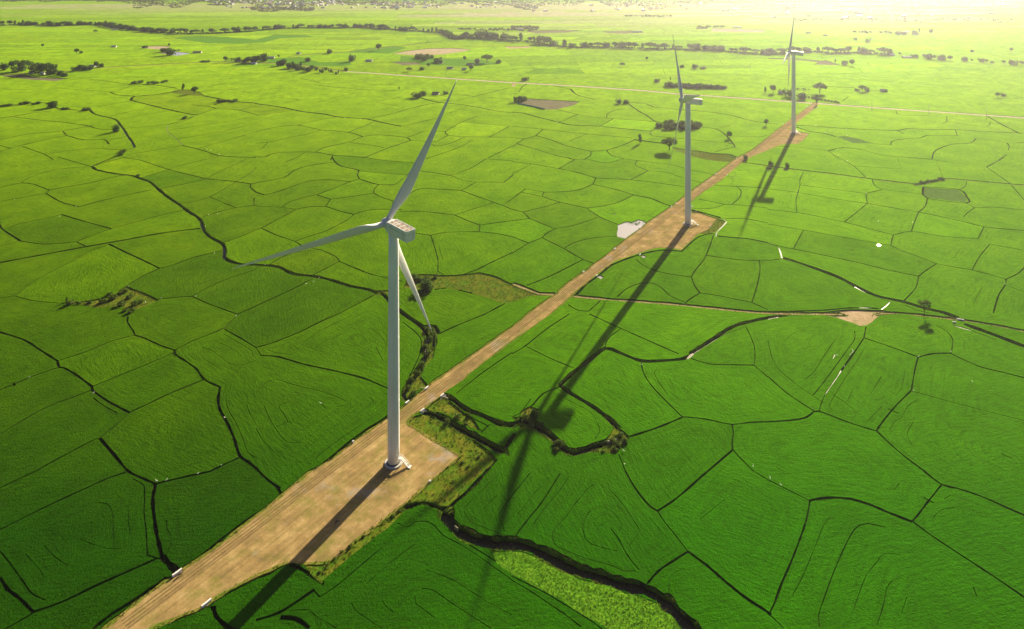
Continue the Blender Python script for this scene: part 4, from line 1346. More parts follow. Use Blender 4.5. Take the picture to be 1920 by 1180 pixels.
def nacelle_parts(parent):
    """nacelle in its own frame: +Y points upwind to the hub, origin on the tower axis at hub height"""
    y0, y1 = -10.2, 2.9; w = 2.32; zt, zb = 2.1, -2.15
    mb = MB()
    prof = [(-w, zb + .5), (-w + .45, zb), (w - .45, zb), (w, zb + .5), (w, zt - .12), (w - .12, zt), (-w + .12, zt), (-w, zt - .12)]
    secs = [(y0, .97, 0), (y0 + .15, 1.0, 0), (y1 - 2.4, 1.0, 0), (y1 - .5, .88, .06), (y1, .78, .10)]
    V = []; F = []
    for y, k, dz in secs:
        for x, z in prof: V.append((x * k, y, z * k + dz * 0 - (0 if z > 0 else 0)))
    n = len(prof)
    for i in range(len(secs) - 1):
        for k in range(n): F.append((i * n + k, i * n + (k + 1) % n, (i + 1) * n + (k + 1) % n, (i + 1) * n + k))
    F.append(tuple(range(n))); F.append(tuple((len(secs) - 1) * n + k for k in range(n - 1, -1, -1)))
    mb.add(V, [f[::-1] for f in F])
    nac = mb.build('nacelle', M['nacelle'], parent)
    # joint line round the shell
    jb = MB()
    for sx in (-1, 1): jb.box((sx * (w + .012), (y0 + y1 - 2.4) / 2, .75), (.03, y1 - 2.4 - y0 - .4, .07))
    jb.box((0, y0 - .012, .75), (2 * w - .5, .03, .07))
    jb.build('shell_joint', M['dark_gap'], nac)
    # roof: raised rim, cross bars, brown hatches
    rb = MB(); zr = zt + .06
    ya, yb = y0 + .12, y1 - 1.9
    for sx in (-1, 1): rb.box((sx * (w - .2), (ya + yb) / 2, zr), (.26, yb - ya, .16))
    rb.box((0, ya + .12, zr), (2 * w - .66, .24, .16)); rb.box((0, yb - .13, zr), (2 * w - .66, .26, .16))
    rb.box((0, (ya + yb) / 2, zr - .03), (.22, yb - ya - .5, .11))
    for f in (.22, .45, .68, .80): rb.box((-.88, ya + f * (yb - ya), zr - .03), (1.5, .2, .1)); rb.box((.88, ya + f * (yb - ya), zr - .03), (1.5, .2, .1))
    rb.build('roof_frame', M['white_paint'], nac)
    for f0, f1 in ((.03, .20), (.24, .43), (.47, .66), (.70, .78), (.82, .97)):
        for sx in (-1, 1):
            hb = MB(); hb.box((sx * .90, ya + (f0 + f1) / 2 * (yb - ya), zt + .035), (1.25, (f1 - f0) * (yb - ya) - .28, .07)); hb.build('roof_hatch', M['hatch'], nac)
    wv = MB(); wv.bar((-.9, y0 + 1.0, zt), (-.9, y0 + 1.0, zt + 1.5), .07); wv.bar((.9, y0 + 1.0, zt), (.9, y0 + 1.0, zt + 1.5), .07)
    wv.bar((-1.0, y0 + 1.0, zt + 1.1), (1.0, y0 + 1.0, zt + 1.1), .06); wv.lathe([(.13, 0), (.13, .18)], 8, (-.9, y0 + 1.0, zt + 1.5)); wv.box((.9, y0 + .85, zt + 1.6), (.05, .5, .22))
    wv.build('wind_vane', M['steel'], nac)
    return nac

M['white_paint'] = paint_material('white_paint', (.84, .82, .78), .5, .08, 1.0)
def turbine(base, yaw, azim, tip_flex, label, stair_ang, pitch=-10.0):
    x, y = base; T = empty('wind_turbine', (x, y, ROAD_Z))
    tag(T, label, 'wind turbine', 'wind turbines along the access road')
    fb = MB(); fb.lathe([(3.6, -.3), (3.55, .32), (3.4, .42)], 48); f = fb.build('foundation', M['concrete'], T)
    gb = MB(); gb.lathe([(2.60, .42), (2.60, .62), (2.42, .66)], 48, smooth=False); gb.build('base_flange', M['dark_gap'], f)
    tb = MB(); zz = [0.60, 24.5, 49.0, 72.0, HUB_H - 2.05]
    rr = lambda z: 2.36 - (2.36 - 1.92) * (z / HUB_H) ** 1.1
    tb.lathe([(rr(z), z) for z in np.linspace(.6, HUB_H - 1.2, 14)], 56)
    tw = tb.build('tower', M['tower'], T)
    for z in zz[1:4]:
        jb = MB(); jb.lathe([(rr(z) + .004, z - .07), (rr(z) + .03, z - .06), (rr(z) + .03, z + .06), (rr(z) + .004, z + .07)], 56, cap=False); jb.build('section_joint', M['tower'], tw)
    # door, landing and stair
    ca, sa = math.cos(stair_ang), math.sin(stair_ang)
    def lp(r, s, z): return (r * ca - s * sa, r * sa + s * ca, z)
    db = MB()
    a0 = [(-.42, 2.7), (.42, 2.7), (.42, 4.6), (.2, 4.85), (-.2, 4.85), (-.42, 4.6)]
    V = [lp(2.40, s, z) for s, z in a0] + [lp(2.2, s, z) for s, z in a0]
    db.add(V, [tuple(range(6)), tuple(range(11, 5, -1))] + [(i, (i + 1) % 6 + 0, (i + 1) % 6 + 6, i + 6) for i in range(6)]); db.build('door', M['steel'], tw)
    sb = MB(); L0, L1 = 3.6, 6.5; ztop = 2.6
    V = [lp(2.2, -.7, ztop - .08), lp(L0, -.7, ztop - .08), lp(L0, .7, ztop - .08), lp(2.2, .7, ztop - .08)]
    V += [(a, b, c + .1) for a, b, c in V]; sb.add(V, [(3, 2, 1, 0), (4, 5, 6, 7), (0, 1, 5, 4), (1, 2, 6, 5), (2, 3, 7, 6), (3, 0, 4, 7)])
    for s in (-.62, .62): sb.bar(lp(L0, s, ztop - .1), lp(L1, s, .2), .1, .3); sb.bar(lp(L0 - .1, s, 0), lp(L0 - .1, s, ztop), .1)
    nst = 11
    for i in range(nst):
        t = (i + .5) / nst; sb.bar(lp(L0 + t * (L1 - L0), -.6, ztop * (1 - t) + .1), lp(L0 + t * (L1 - L0), .6, ztop * (1 - t) + .1), .26, .06)
    st = sb.build('stair', M['white_paint'], T)
    for s in (-.68, .68):
        hb = MB(); hb.bar(lp(2.35, s, ztop + 1.05), lp(L0, s, ztop + 1.05), .07); hb.bar(lp(L0, s, ztop + 1.05), lp(L1, s, 1.1), .07)
        hb.bar(lp(2.35, s, ztop + .55), lp(L0, s, ztop + .55), .05); hb.bar(lp(L0, s, ztop + .55), lp(L1, s, .6), .05)
        for q in (2.4, L0): hb.bar(lp(q, s, ztop), lp(q, s, ztop + 1.05), .06)
        hb.bar(lp(5.05, s, 1.4), lp(5.05, s, 2.4), .06); hb.bar(lp(L1, s, .1), lp(L1, s, 1.1), .06)
        hb.build('handrail', M['white_paint'], st)
    pb = MB(); pb.box((0, 0, .12), (1.3, 1.6, .32)); pd = pb.build('stair_pad', M['white_wall'], T); pd.location = lp(L1 + .35, 0, 0); pd.rotation_euler = (0, 0, stair_ang)
    # head: nacelle, hub, blades
    nac = nacelle_parts(T); nac.location = (0, 0, HUB_H); nac.rotation_euler = (R(5), 0, -R(yaw))
    hb = MB(); hb.lathe([(1.75, 0), (2.0, .5), (2.1, 1.3), (2.05, 2.2), (1.8, 3.0), (1.35, 3.65), (.75, 4.1), (.15, 4.25)], 32)
    for v in range(len(hb.v)): a, b, c = hb.v[v]; hb.v[v] = (a, c, -b)
    hub = hb.build('hub', M['blade'], T)
    n = Vector((math.sin(R(yaw)) * math.cos(R(5)), math.cos(R(yaw)) * math.cos(R(5)), math.sin(R(5))))
    hub.location = Vector((0, 0, HUB_H)) + n * 2.75; hub.rotation_euler = nac.rotation_euler
    u = Vector((math.cos(R(yaw)), -math.sin(R(yaw)), 0)); v = u.cross(n)
    rc = Vector((0, 0, HUB_H)) + n * 4.3
    for k in range(3):
        a = R(azim + 120 * k); rad = (math.cos(a) * u + math.sin(a) * v).normalized()
        rad = (rad + n * tip_flex / ROTOR).normalized()
        te = (math.sin(a) * u - math.cos(a) * v).normalized()           # trailing edge side
        nn = rad.cross(te).normalized()
        if nn.dot(n) < 0: nn = -nn
        Mx = Matrix((te, nn, rad)).transposed().to_4x4(); Mx.translation = rc
        b = link_mesh('blade', BLADES[pitch], T); b.matrix_local = Mx
        cb = MB(); cb.lathe([(1.26, 1.15), (1.26, 1.75)], 28, cap=False); c = cb.build('blade_collar', M['steel'], b)
    return T
def pad_at(x, y): return at(x, y, ROAD_Z)
turbine(pad_at(738, 868), -48.8, 57.0, -1.8, 'nearest and largest white wind turbine, on the sandy pad in the foreground', R(-19.5))
turbine(pad_at(1290, 420), -88.0, 46.0, .5, 'middle white wind turbine, on the pad beside the bright pond', R(-19.5), 4.0)
turbine(pad_at(1488, 250), -62.3, 65.8, -1.0, 'farthest and smallest white wind turbine, close to the pale main road', R(-19.5), 18.0)
# ---------------------------------------------------------------------------
# vegetation: weeds and tufts (stuff), shrubs, trees
# ---------------------------------------------------------------------------
M['leaf_dark'] = leaf_material('leaf_dark', (.03, .07, .006), (.06, .115, .012))
M['leaf_mid'] = leaf_material('leaf_mid', (.055, .115, .009), (.11, .175, .018))
M['leaf_olive'] = leaf_material('leaf_olive', (.05, .06, .012), (.09, .095, .022))
M['bark'] = soil_material('bark', (.05, .035, .02), (.08, .055, .035), (.11, .08, .05), scale=2.0)
M['tuft'] = leaf_material('tuft_leaf', (.75, .75, .75), (1.2, 1.2, 1.2), .3, 'tuft_colour')

def tufts(name, P, z, size, colours, blades=6, parent=None, label=None, spread=.5, lean=.5):
    """many small leaf blades standing in clumps, one mesh"""
    n = len(P)
    if n == 0: return None
    sz = RNG.uniform(size[0], size[1], n); ci = RNG.integers(0, len(colours), n); C = np.array(colours)[ci] * RNG.uniform(.7, 1.25, (n, 1))
    V = np.zeros((n * blades * 3, 3)); CC = np.ones((n * blades * 3, 4), np.float32)
    for b in range(blades):
        a = RNG.uniform(0, 2 * np.pi, n); off = RNG.uniform(0, spread, n) * sz
        bx = P[:, 0] + np.cos(a) * off; by = P[:, 1] + np.sin(a) * off
        t = RNG.uniform(0, 2 * np.pi, n); w = sz * RNG.uniform(.14, .30, n); h = sz * RNG.uniform(.5, 1.0, n)
        le = RNG.uniform(0, lean, n) * h; la = RNG.uniform(0, 2 * np.pi, n)
        i = b * 3 + np.arange(n) * blades * 3
        V[i] = np.c_[bx - np.cos(t) * w, by - np.sin(t) * w, np.full(n, z) - .05]
        V[i + 1] = np.c_[bx + np.cos(t) * w, by + np.sin(t) * w, np.full(n, z) + h * .35]
        V[i + 2] = np.c_[bx + np.cos(la) * le, by + np.sin(la) * le, z + h]
        for k in range(3): CC[i + k, :3] = C
    F = np.arange(len(V)).reshape(-1, 3)
    me = bpy.data.meshes.new(name); me.vertices.add(len(V)); me.vertices.foreach_set('co', V.ravel())
    me.loops.add(len(V)); me.loops.foreach_set('vertex_index', F.ravel().astype(np.int32))
    me.polygons.add(len(F)); me.polygons.foreach_set('loop_start', (np.arange(len(F)) * 3).astype(np.int32)); me.update(calc_edges=True)
    ca = me.color_attributes.new('tuft_colour', 'FLOAT_COLOR', 'POINT'); ca.data.foreach_set('color', CC.ravel())
    o = link_mesh(name, me, parent, M['tuft']); tag(o, label, 'grass', kind='stuff'); return o

GREEN = [(.07, .17, .01), (.05, .13, .008), (.11, .20, .015)]
OLIVE = [(.10, .12, .014), (.14, .13, .022), (.08, .12, .010), (.17, .15, .035)]
DARKG = [(.03, .05, .008), (.045, .06, .01), (.06, .075, .015)]
dr, ar = tri_sampler('weeds', 700); tufts('weeds', dr(4500), Zc['weeds'], (.25, .75), [(.16, .19, .02), (.22, .20, .035), (.12, .19, .015), (.27, .23, .05), (.10, .22, .012)], 5, label='brown and olive weeds around the pads and on the old ditch land')
dr, ar = tri_sampler('bank', 700); tufts('bank_weeds', dr(12000), Zc['bank'], (.25, .8), GREEN + OLIVE[:2], 4, label='ragged grass and weeds along the ditch and track banks')
dr, ar = tri_sampler('rough_grass', 400); tufts('rough_grass', dr(2200), Zc['rough_grass'], (.2, .45), [(.13, .29, .012), (.17, .33, .018), (.10, .24, .010)], 4, label='light green rough grass beside the wide dark stream', lean=.9)
dr, ar = tri_sampler('bund', 520); tufts('bund_weeds', dr(9000), .0, (.3, .8), GREEN + DARKG, 4, label='low weeds growing along the paddy bunds')
# weeds floating in the wide dark stream
dr, ar = tri_sampler('stream', 300); tufts('water_weeds', dr(700), -.45, (.15, .45), [(.10, .13, .03), (.07, .10, .02)], 4, label='tufts of weed in the dark stream', lean=1.2)
# fringe of grass along the sandy road
lp = ROAD_PLOT.P; fr = []
for i in range(len(lp)):
    a, b = lp[i], lp[(i + 1) % len(lp)]; L = np.linalg.norm(b - a)
    if a[1] > 620: continue
    for k in range(int(L * 2.2)):
        t = RNG.uniform(); nrm = np.array([-(b - a)[1], (b - a)[0]]) / (L + 1e-9); fr.append(a + (b - a) * t + nrm * RNG.normal(0, .45))
tufts('verge_grass', np.array(fr), ROAD_Z, (.2, .6), [(.13, .16, .02), (.10, .14, .015), (.18, .16, .04)], 4, label='short yellowish grass along the road edges')

_pw = np.array([at(x, y, .5) for x, y in zip(RNG.normal(1192, 9, 110), RNG.normal(419, 2.2, 110))])
tufts('pond_weeds', _pw, Zc['pond'], (.3, .8), GREEN, 4, label='tufts of weed at the upper edge of the bright pond')

def crown_mesh(name, lobes, n, size, mats, ragged=.25):
    """leaf-clump faces spread through the lobes' volume; lobes: (x, y, z, rx, ry, rz)"""
    V = []; F = []; mi = []
    vol = np.array([l[3] * l[4] * l[5] for l in lobes]) ** (2 / 3); pr = vol / vol.sum()
    for i in range(n):
        l = lobes[RNG.choice(len(lobes), p=pr)]
        d = RNG.normal(size=3); d /= np.linalg.norm(d); r = RNG.uniform(.45, 1.0) ** .5 * (1 + RNG.normal(0, ragged) * .5)
        c = np.array([l[0] + d[0] * r * l[3], l[1] + d[1] * r * l[4], l[2] + d[2] * r * l[5]])
        nrm = d * .7 + RNG.normal(size=3) * .6 + np.array([0, 0, .35]); nrm /= np.linalg.norm(nrm)
        t = np.cross(nrm, RNG.normal(size=3)); t /= np.linalg.norm(t) + 1e-9; b = np.cross(nrm, t); s = size * RNG.uniform(.55, 1.3)
        k = len(V)
        V += [c - t * s * .9 - b * s * .15, c - b * s * .75 + t * .1 * s, c + t * s + b * .1 * s, c + b * s * .7 - t * .15 * s + nrm * s * .25]
        F.append((k, k + 1, k + 2, k + 3)); mi.append(0 if RNG.uniform() < .65 else 1)
    me = mesh_np(name, V, F)
    for m in mats: me.materials.append(m)
    me.polygons.foreach_set('material_index', mi); return me

def trunk_mesh(h, r, limbs, lean=(0, 0)):
    mb = MB(); mb.tube([(0, 0, -.3), (lean[0] * .3, lean[1] * .3, h * .45), (lean[0], lean[1], h)], [r, r * .75, r * .4], 7)
    for (x, y, z) in limbs:
        mb.tube([(lean[0] * .5, lean[1] * .5, h * .55), (x * .5, y * .5, (h * .6 + z) / 2), (x, y, z)], [r * .5, r * .35, r * .12], 5)
    return mb.mesh('trunk', M['bark'])

def proto(kind):
    """-> (trunk mesh, crown mesh); unit height about 10 m"""
    rn = lambda s: RNG.uniform(-s, s)
    mats = [M['leaf_dark'], M['leaf_mid']]
    if kind == 'round':
        lobes = [(rn(1.6), rn(1.6), 6.3 + rn(1.0), 2.6, 2.6, 2.2) for _ in range(5)] + [(0, 0, 7.2, 2.6, 2.6, 2.3)]
        return trunk_mesh(5.2, .32, [(1.6, .4, 6.5), (-1.4, .8, 6.8), (.2, -1.6, 6.2)]), crown_mesh('crown', lobes, 520, .62, mats)
    if kind == 'broad':
        lobes = [(4.2 * math.cos(a), 4.2 * math.sin(a), 6.6 + rn(.7), 2.5, 2.5, 1.5) for a in np.arange(0, 6.2, 1.05)] + [(0, 0, 7.6, 3.4, 3.4, 1.9)]
        return trunk_mesh(4.6, .42, [(3.4, .5, 6.4), (-3.2, 1.2, 6.6), (.4, -3.3, 6.3), (.5, 3.1, 6.5)]), crown_mesh('crown', lobes, 640, .68, mats)
    if kind == 'tall':
        lobes = [(rn(.7), rn(.7), z, 1.9 - abs(z - 6) * .2, 1.9 - abs(z - 6) * .2, 1.5) for z in (3.4, 5.0, 6.6, 8.2, 9.2)]
        return trunk_mesh(7.5, .26, [(.9, .3, 6.0), (-.8, .5, 7.2), (.1, -.9, 5.2)]), crown_mesh('crown', lobes, 430, .58, mats)
    if kind == 'open':
        lobes = [(rn(2.2), rn(2.2), 6 + rn(2.0), 1.25, 1.25, .9) for _ in range(9)]
        return trunk_mesh(5.5, .2, [(l[0], l[1], l[2]) for l in lobes[:7]]), crown_mesh('crown', lobes, 260, .5, [M['leaf_mid'], M['leaf_olive']])
    if kind == 'bushy':
        lobes = [(rn(2.2), rn(2.2), 3.0 + rn(1.4), 2.3, 2.3, 2.6) for _ in range(7)]
        return trunk_mesh(3.0, .25, [(1.4, .3, 4.5), (-1.2, .9, 4.3)]), crown_mesh('crown', lobes, 480, .62, mats)
    if kind == 'shrub':
        lobes = [(rn(1.0), rn(1.0), 1.1 + rn(.4), 1.1, 1.1, 1.1) for _ in range(5)]
        return trunk_mesh(1.2, .09, [(.5, .1, 1.6), (-.5, .3, 1.5)]), crown_mesh('crown', lobes, 240, .34, [M['leaf_mid'], M['leaf_olive']])
    if kind == 'palm':
        tm = trunk_mesh(8.6, .20, [], (.4, .2)); V = []; F = []
        for k in range(15):
            a = 2 * math.pi * k / 15 + rn(.2); up = RNG.uniform(-.2, .9); prev = None
            for j in range(5):
                t = j / 4; r_ = 3.1 * t; z = 8.6 + up * 2.4 * t - 3.0 * t * t; w = .42 * (1 - t * .8)
                c = (.4 + r_ * math.cos(a), .2 + r_ * math.sin(a), z); s = (-math.sin(a) * w, math.cos(a) * w)
                b = len(V); V += [(c[0] - s[0], c[1] - s[1], c[2] - .15), (c[0], c[1], c[2] + .08), (c[0] + s[0], c[1] + s[1], c[2] - .15)]
                if prev is not None: F += [(prev, prev + 1, b + 1, b), (prev + 1, prev + 2, b + 2, b + 1)]
                prev = b
        me = mesh_np('crown', V, F); me.materials.append(M['leaf_mid']); return tm, me
PROTO = {k: [proto(k) for _ in range(3)] for k in ('round', 'broad', 'tall', 'open', 'bushy', 'shrub', 'palm')}

def tree(kind, xy, h, label, group=None, width=1.0, z=0.0, name=None, variant=None):
    base = {'shrub': 2.4, 'bushy': 7.0, 'palm': 9.4}.get(kind, 9.6); s = h / base
    T = empty(name or ('shrub' if kind == 'shrub' else 'palm_tree' if kind == 'palm' else 'tree'), (xy[0], xy[1], z), RNG.uniform(0, 6.28))
    T.scale = (s * width * RNG.uniform(.92, 1.1), s * width * RNG.uniform(.92, 1.1), s)
    tag(T, label, 'shrub' if kind == 'shrub' else 'tree', group)
    tm, cm = PROTO[kind][RNG.integers(0, 3) if variant is None else variant]
    link_mesh('trunk', tm, T); link_mesh('crown', cm, T); return T
def px_tree(kind, x, y, hpx, label, group=None, width=1.0):
    """a tree standing at survey point x, y (its foot), hpx tall there"""
    p = at(x, y, .4); h = hpx * p[1] / FPX
    return tree(kind, p, h, label, group, width, .3)

# single trees one can tell apart
px_tree('bushy', 797, 545, 22, 'dark round tree on the brown weed patch behind the nearest turbine', width=1.25)
px_tree('shrub', 777, 523, 10, 'dark shrub left of the round tree behind the nearest turbine', 'shrubs on the brown weed patch', 1.5)
px_tree('shrub', 786, 527, 7, 'small shrub between the dark shrub and the round tree on the weed patch', 'shrubs on the brown weed patch', 1.4)
px_tree('shrub', 800, 522, 6, 'small shrub above the round tree on the weed patch', 'shrubs on the brown weed patch', 1.6)
px_tree('shrub', 818, 521, 6, 'rightmost small shrub at the upper edge of the weed patch', 'shrubs on the brown weed patch', 1.6)
px_tree('open', 1733, 592, 32, 'thin leafless-looking tree beside the dirt track at the right', width=1.0)
px_tree('tall', 125, 568, 10, 'small dark tree at the left tip of the bushy field corner')
px_tree('bushy', 1003, 782, 14, 'dark reddish bush where the ditches meet under the turbine shadow', width=1.5)
px_tree('broad', 1255, 283, 24, 'broad dark tree left of the middle turbine tower')
px_tree('tall', 1200, 270, 17, 'small upright tree left of the broad tree by the middle turbine')
px_tree('round', 1367, 260, 14, 'round tree between the middle and the farthest turbine')
px_tree('round', 1437, 236, 13, 'small round tree left of the farthest turbine tower', width=.9)
px_tree('bushy', 219, 248, 16, 'lone bush on the ditch in the left fields', width=.8)
px_tree('bushy', 97, 203, 14, 'dark round bush at the left on the field hedge', width=1.2)
px_tree('round', 365, 176, 14, 'round tree on the weedy bund in the left middle', width=1.2)
px_tree('tall', 343, 170, 12, 'thin small tree left of the round tree on the weedy bund')
px_tree('broad', 1167, 126, 9, 'lone flat-topped tree in the open fields left of the middle turbine', width=.9)
px_tree('round', 1213, 114, 8, 'lone small round tree in the open fields near the middle turbine blade')
px_tree('broad', 179, 62, 6, 'lone flat tree in front of the far tree line at the left')
px_tree('round', 80, 89, 7, 'lone round tree in the far left field', width=1.2)
px_tree('round', 143, 101, 10, 'larger of two trees close together in the far left field', width=1.2)
px_tree('bushy', 152, 101, 6, 'smaller of two trees close together in the far left field', width=1.2)
px_tree('bushy', 618, 101, 9, 'round tree beside the farm lane right of the bamboo grove', width=1.3)
px_tree('round', 710, 95, 13, 'large tree at the bend of the far farm lane', width=1.2)
px_tree('bushy', 660, 116, 14, 'pale tree in the green strip above the main road', width=.9)
px_tree('bushy', 578, 116, 9, 'round bush at the left end of the green strip', width=1.2)
px_tree('broad', 767, 135, 9, 'flat tree standing on the upper side of the main road', width=1.0)
px_tree('bushy', 648, 133, 7, 'bush where the farm lane meets the main road', width=1.1)
px_tree('round', 803, 127, 9, 'tree left of the blue roofed house')
px_tree('bushy', 790, 132, 7, 'bush left of the blue roofed house', width=1.3)
px_tree('round', 883, 134, 12, 'round tree right of the white roofed hut')
px_tree('round', 871, 115, 10, 'upright tree above the white roofed hut', width=.8)
px_tree('broad', 913, 118, 16, 'very large dark spreading tree in the farmyard left of centre', width=1.1)
px_tree('bushy', 935, 119, 8, 'bush right of the large spreading farmyard tree', width=1.2)
px_tree('bushy', 895, 119, 9, 'bush left of the large spreading farmyard tree', width=1.2)
px_tree('bushy', 985, 152, 8, 'thin pale bush beside the main road left of the middle turbine', width=1.5)
px_tree('tall', 965, 193, 10, 'left tree of the clump beside the green fenced plot', 'clump by the fenced plot')
px_tree('bushy', 973, 191, 12, 'middle tree of the clump beside the green fenced plot', 'clump by the fenced plot', 1.3)
px_tree('bushy', 985, 189, 9, 'right tree of the clump beside the green fenced plot', 'clump by the fenced plot', 1.3)
px_tree('bushy', 782, 184, 11, 'dark bush left of the brown roofed hut', width=1.6)
px_tree('bushy', 795, 180, 10, 'dark bush touching the brown roofed hut', width=1.3)
px_tree('shrub', 836, 177, 6, 'small bush right of the brown roofed hut', width=1.3)
px_tree('tall', 748, 169, 6, 'thin small tree left of the dark bushes by the hut')
px_tree('bushy', 1160, 195, 10, 'loose bush in the field above the broad dark tree', width=1.0)
px_tree('bushy', 1174, 195, 8, 'second loose bush right of the loose field bush', width=1.3)
px_tree('bushy', 1232, 155, 8, 'bush at the left end of the long hedge above the road', width=1.2)
px_tree('tall', 1257, 152, 7, 'small upright tree behind the long hedge above the road')
px_tree('tall', 1435, 175, 11, 'thin tree left of the house row by the farthest turbine')
px_tree('round', 1450, 175, 16, 'round tree left of the farthest turbine tower above the road')
px_tree('bushy', 1466, 176, 9, 'low bush between the round tree and the farthest turbine tower', width=1.2)
px_tree('bushy', 1480, 182, 16, 'bushy tree just left of the farthest turbine tower above the road', width=1.1)
px_tree('palm', 1497, 180, 16, 'palm just right of the farthest turbine tower', 'palms by the farthest turbine')
px_tree('palm', 1507, 182, 18, 'taller palm right of the farthest turbine tower', 'palms by the farthest turbine')
px_tree('bushy', 1504, 187, 13, 'bush under the palms right of the farthest turbine tower', width=1.4)
px_tree('palm', 1517, 175, 9, 'small palm between the bushes and the large round tree')
px_tree('broad', 1537, 175, 20, 'large round-topped tree right of the farthest turbine tower', width=1.0)
px_tree('tall', 1531, 196, 17, 'tall thin tree where the access road meets the main road', width=.7)
px_tree('broad', 1617, 172, 12, 'dark flat tree right of the farthest turbine in the open field', width=.9)
px_tree('bushy', 1626, 172, 8, 'bush touching the flat tree right of the farthest turbine', width=1.2)
px_tree('bushy', 1607, 171, 5, 'low bush left of the flat tree right of the farthest turbine', width=1.8)
px_tree('bushy', 1661, 173, 6, 'bush at the right end of the short hedge in the open field', width=1.1)
px_tree('round', 1870, 183, 10, 'small tree at the right edge above the main road')
px_tree('shrub', 1883, 181, 5, 'shrub right of the small tree at the right edge', width=1.6)
px_tree('round', 1746, 66, 12, 'lone round tree in the hazy far right fields', width=.9)
px_tree('tall', 1724, 62, 8, 'thin tree beside the hazy farm at the far right')
px_tree('bushy', 1716, 66, 9, 'right bush at the hazy farm', width=1.4)
px_tree('bushy', 1695, 66, 7, 'middle bush at the hazy farm', width=1.6)
px_tree('bushy', 1683, 66, 6, 'left bush at the hazy farm', width=1.6)
px_tree('round', 1896, 98, 9, 'lone tree at the right edge of the far fields', width=.9)
px_tree('bushy', 1823, 98, 5, 'small lone bush in the hazy right fields', width=1.2)
px_tree('bushy', 1627, 81, 9, 'left small tree of the trio in the hazy fields above the far tree line', width=.8)
px_tree('bushy', 1604, 76, 6, 'bush left of the trio in the hazy fields', width=1.0)
px_tree('round', 1633, 76, 5, 'right small tree of the trio in the hazy fields')
px_tree('round', 1598, 124, 13, 'tree at the right end of the brown mound near the farthest turbine', width=1.0)
px_tree('bushy', 1583, 122, 9, 'bush on the brown mound near the farthest turbine', width=1.3)
px_tree('tall', 1566, 119, 8, 'small tree at the left end of the brown mound', width=.9)
px_tree('bushy', 1303, 129, 9, 'bushy tree beside the middle turbine blade tip', width=1.2)
px_tree('bushy', 1279, 127, 6, 'bush left of the bushy tree beside the middle turbine blade tip', width=1.4)
px_tree('shrub', 1318, 130, 5, 'low shrub right of the bushy tree beside the middle turbine blade tip', width=2.2)
px_tree('bushy', 317, 86, 5, 'bush at the white farm building in the far left')
px_tree('bushy', 321, 104, 14, 'bushy tree beside the grey farm pond', width=1.3)
px_tree('palm', 334, 106, 14, 'spreading tree leaning over the grey farm pond')
px_tree('bushy', 310, 98, 9, 'bush left of the grey farm pond', width=1.6)
px_tree('bushy', 272, 91, 6, 'bush at the left end of the pale farmyard', width=1.6)

CORNER = sorted([(205, 556), (214, 561), (228, 573), (241, 561), (252, 574), (237, 585), (190, 569), (168, 570), (147, 571), (131, 572), (224, 552), (262, 569), (247, 588), (234, 548)])
for i, (x, y) in enumerate(CORNER): px_tree('shrub', x, y, RNG.uniform(6, 11), nth_label(i, len(CORNER), 'shrubs on the bushy field corner at the left'), 'shrubs of the field corner', 1.1)
DITCH = sorted([(801, 622), (806, 640), (797, 655), (803, 668), (790, 690), (782, 702), (771, 716), (764, 731), (812, 630), (776, 742)])
for i, (x, y) in enumerate(DITCH): px_tree('shrub', x, y, RNG.uniform(6, 10), nth_label(i, len(DITCH), 'shrubs along the ditch behind the nearest tower'), 'shrubs of the ditch', 1.0)
BEND = sorted([(1148, 828), (1158, 836), (1164, 822), (1172, 832), (1152, 846), (1130, 850), (1044, 838), (1042, 848), (1052, 834), (985, 790), (996, 798), (1016, 800), (838, 795), (858, 788), (872, 798), (880, 782)])
for i, (x, y) in enumerate(BEND): px_tree('shrub', x, y, RNG.uniform(6, 11), nth_label(i, len(BEND), 'shrubs on the weedy banks right of the nearest pad'), 'shrubs of the ditch bend', 1.0)
PADS = sorted([(640, 1036), (655, 1028), (668, 1017), (682, 1008), (700, 992), (716, 984), (735, 970), (748, 960), (612, 1066), (600, 1075), (626, 1050), (850, 905), (878, 878), (898, 858), (866, 870)])
for i, (x, y) in enumerate(PADS): px_tree('shrub', x, y, RNG.uniform(3, 6), nth_label(i, len(PADS), 'small shrubs along the right edge of the nearest pad'), 'shrubs at the pad edge', 1.1)

# dark grove on the left
GROVE = sorted([(8, 132, 14, 'bushy', 1.1), (22, 130, 16, 'round', 1.2), (34, 136, 15, 'bushy', 1.2), (48, 133, 20, 'broad', 1.0), (58, 142, 22, 'open', 1.3), (66, 138, 20, 'round', 1.2),
        (78, 136, 19, 'bushy', 1.2), (88, 138, 20, 'broad', 1.0), (98, 140, 17, 'bushy', 1.1), (104, 134, 18, 'open', 1.2), (112, 142, 10, 'bushy', 1.4), (122, 144, 8, 'bushy', 1.5), (42, 124, 12, 'open', 1.2), (28, 122, 10, 'bushy', 1.2)])
for i, (x, y, h, k, w) in enumerate(GROVE):
    px_tree(k, x, y, h, nth_label(i, len(GROVE), 'trees in the dense dark grove at the left'), 'trees of the dark grove at the left', w)
HOMES = sorted([(142, 133, 9, 'bushy', 1.3), (150, 134, 13, 'round', 1.2), (158, 132, 10, 'bushy', 1.2), (168, 132, 9, 'bushy', 1.2), (180, 128, 13, 'round', 1.1), (188, 127, 9, 'bushy', 1.1)])
for i, (x, y, h, k, w) in enumerate(HOMES):
    px_tree(k, x, y, h, nth_label(i, len(HOMES), 'trees by the grey roofed house right of the grove'), 'trees by the grey roofed house', w)
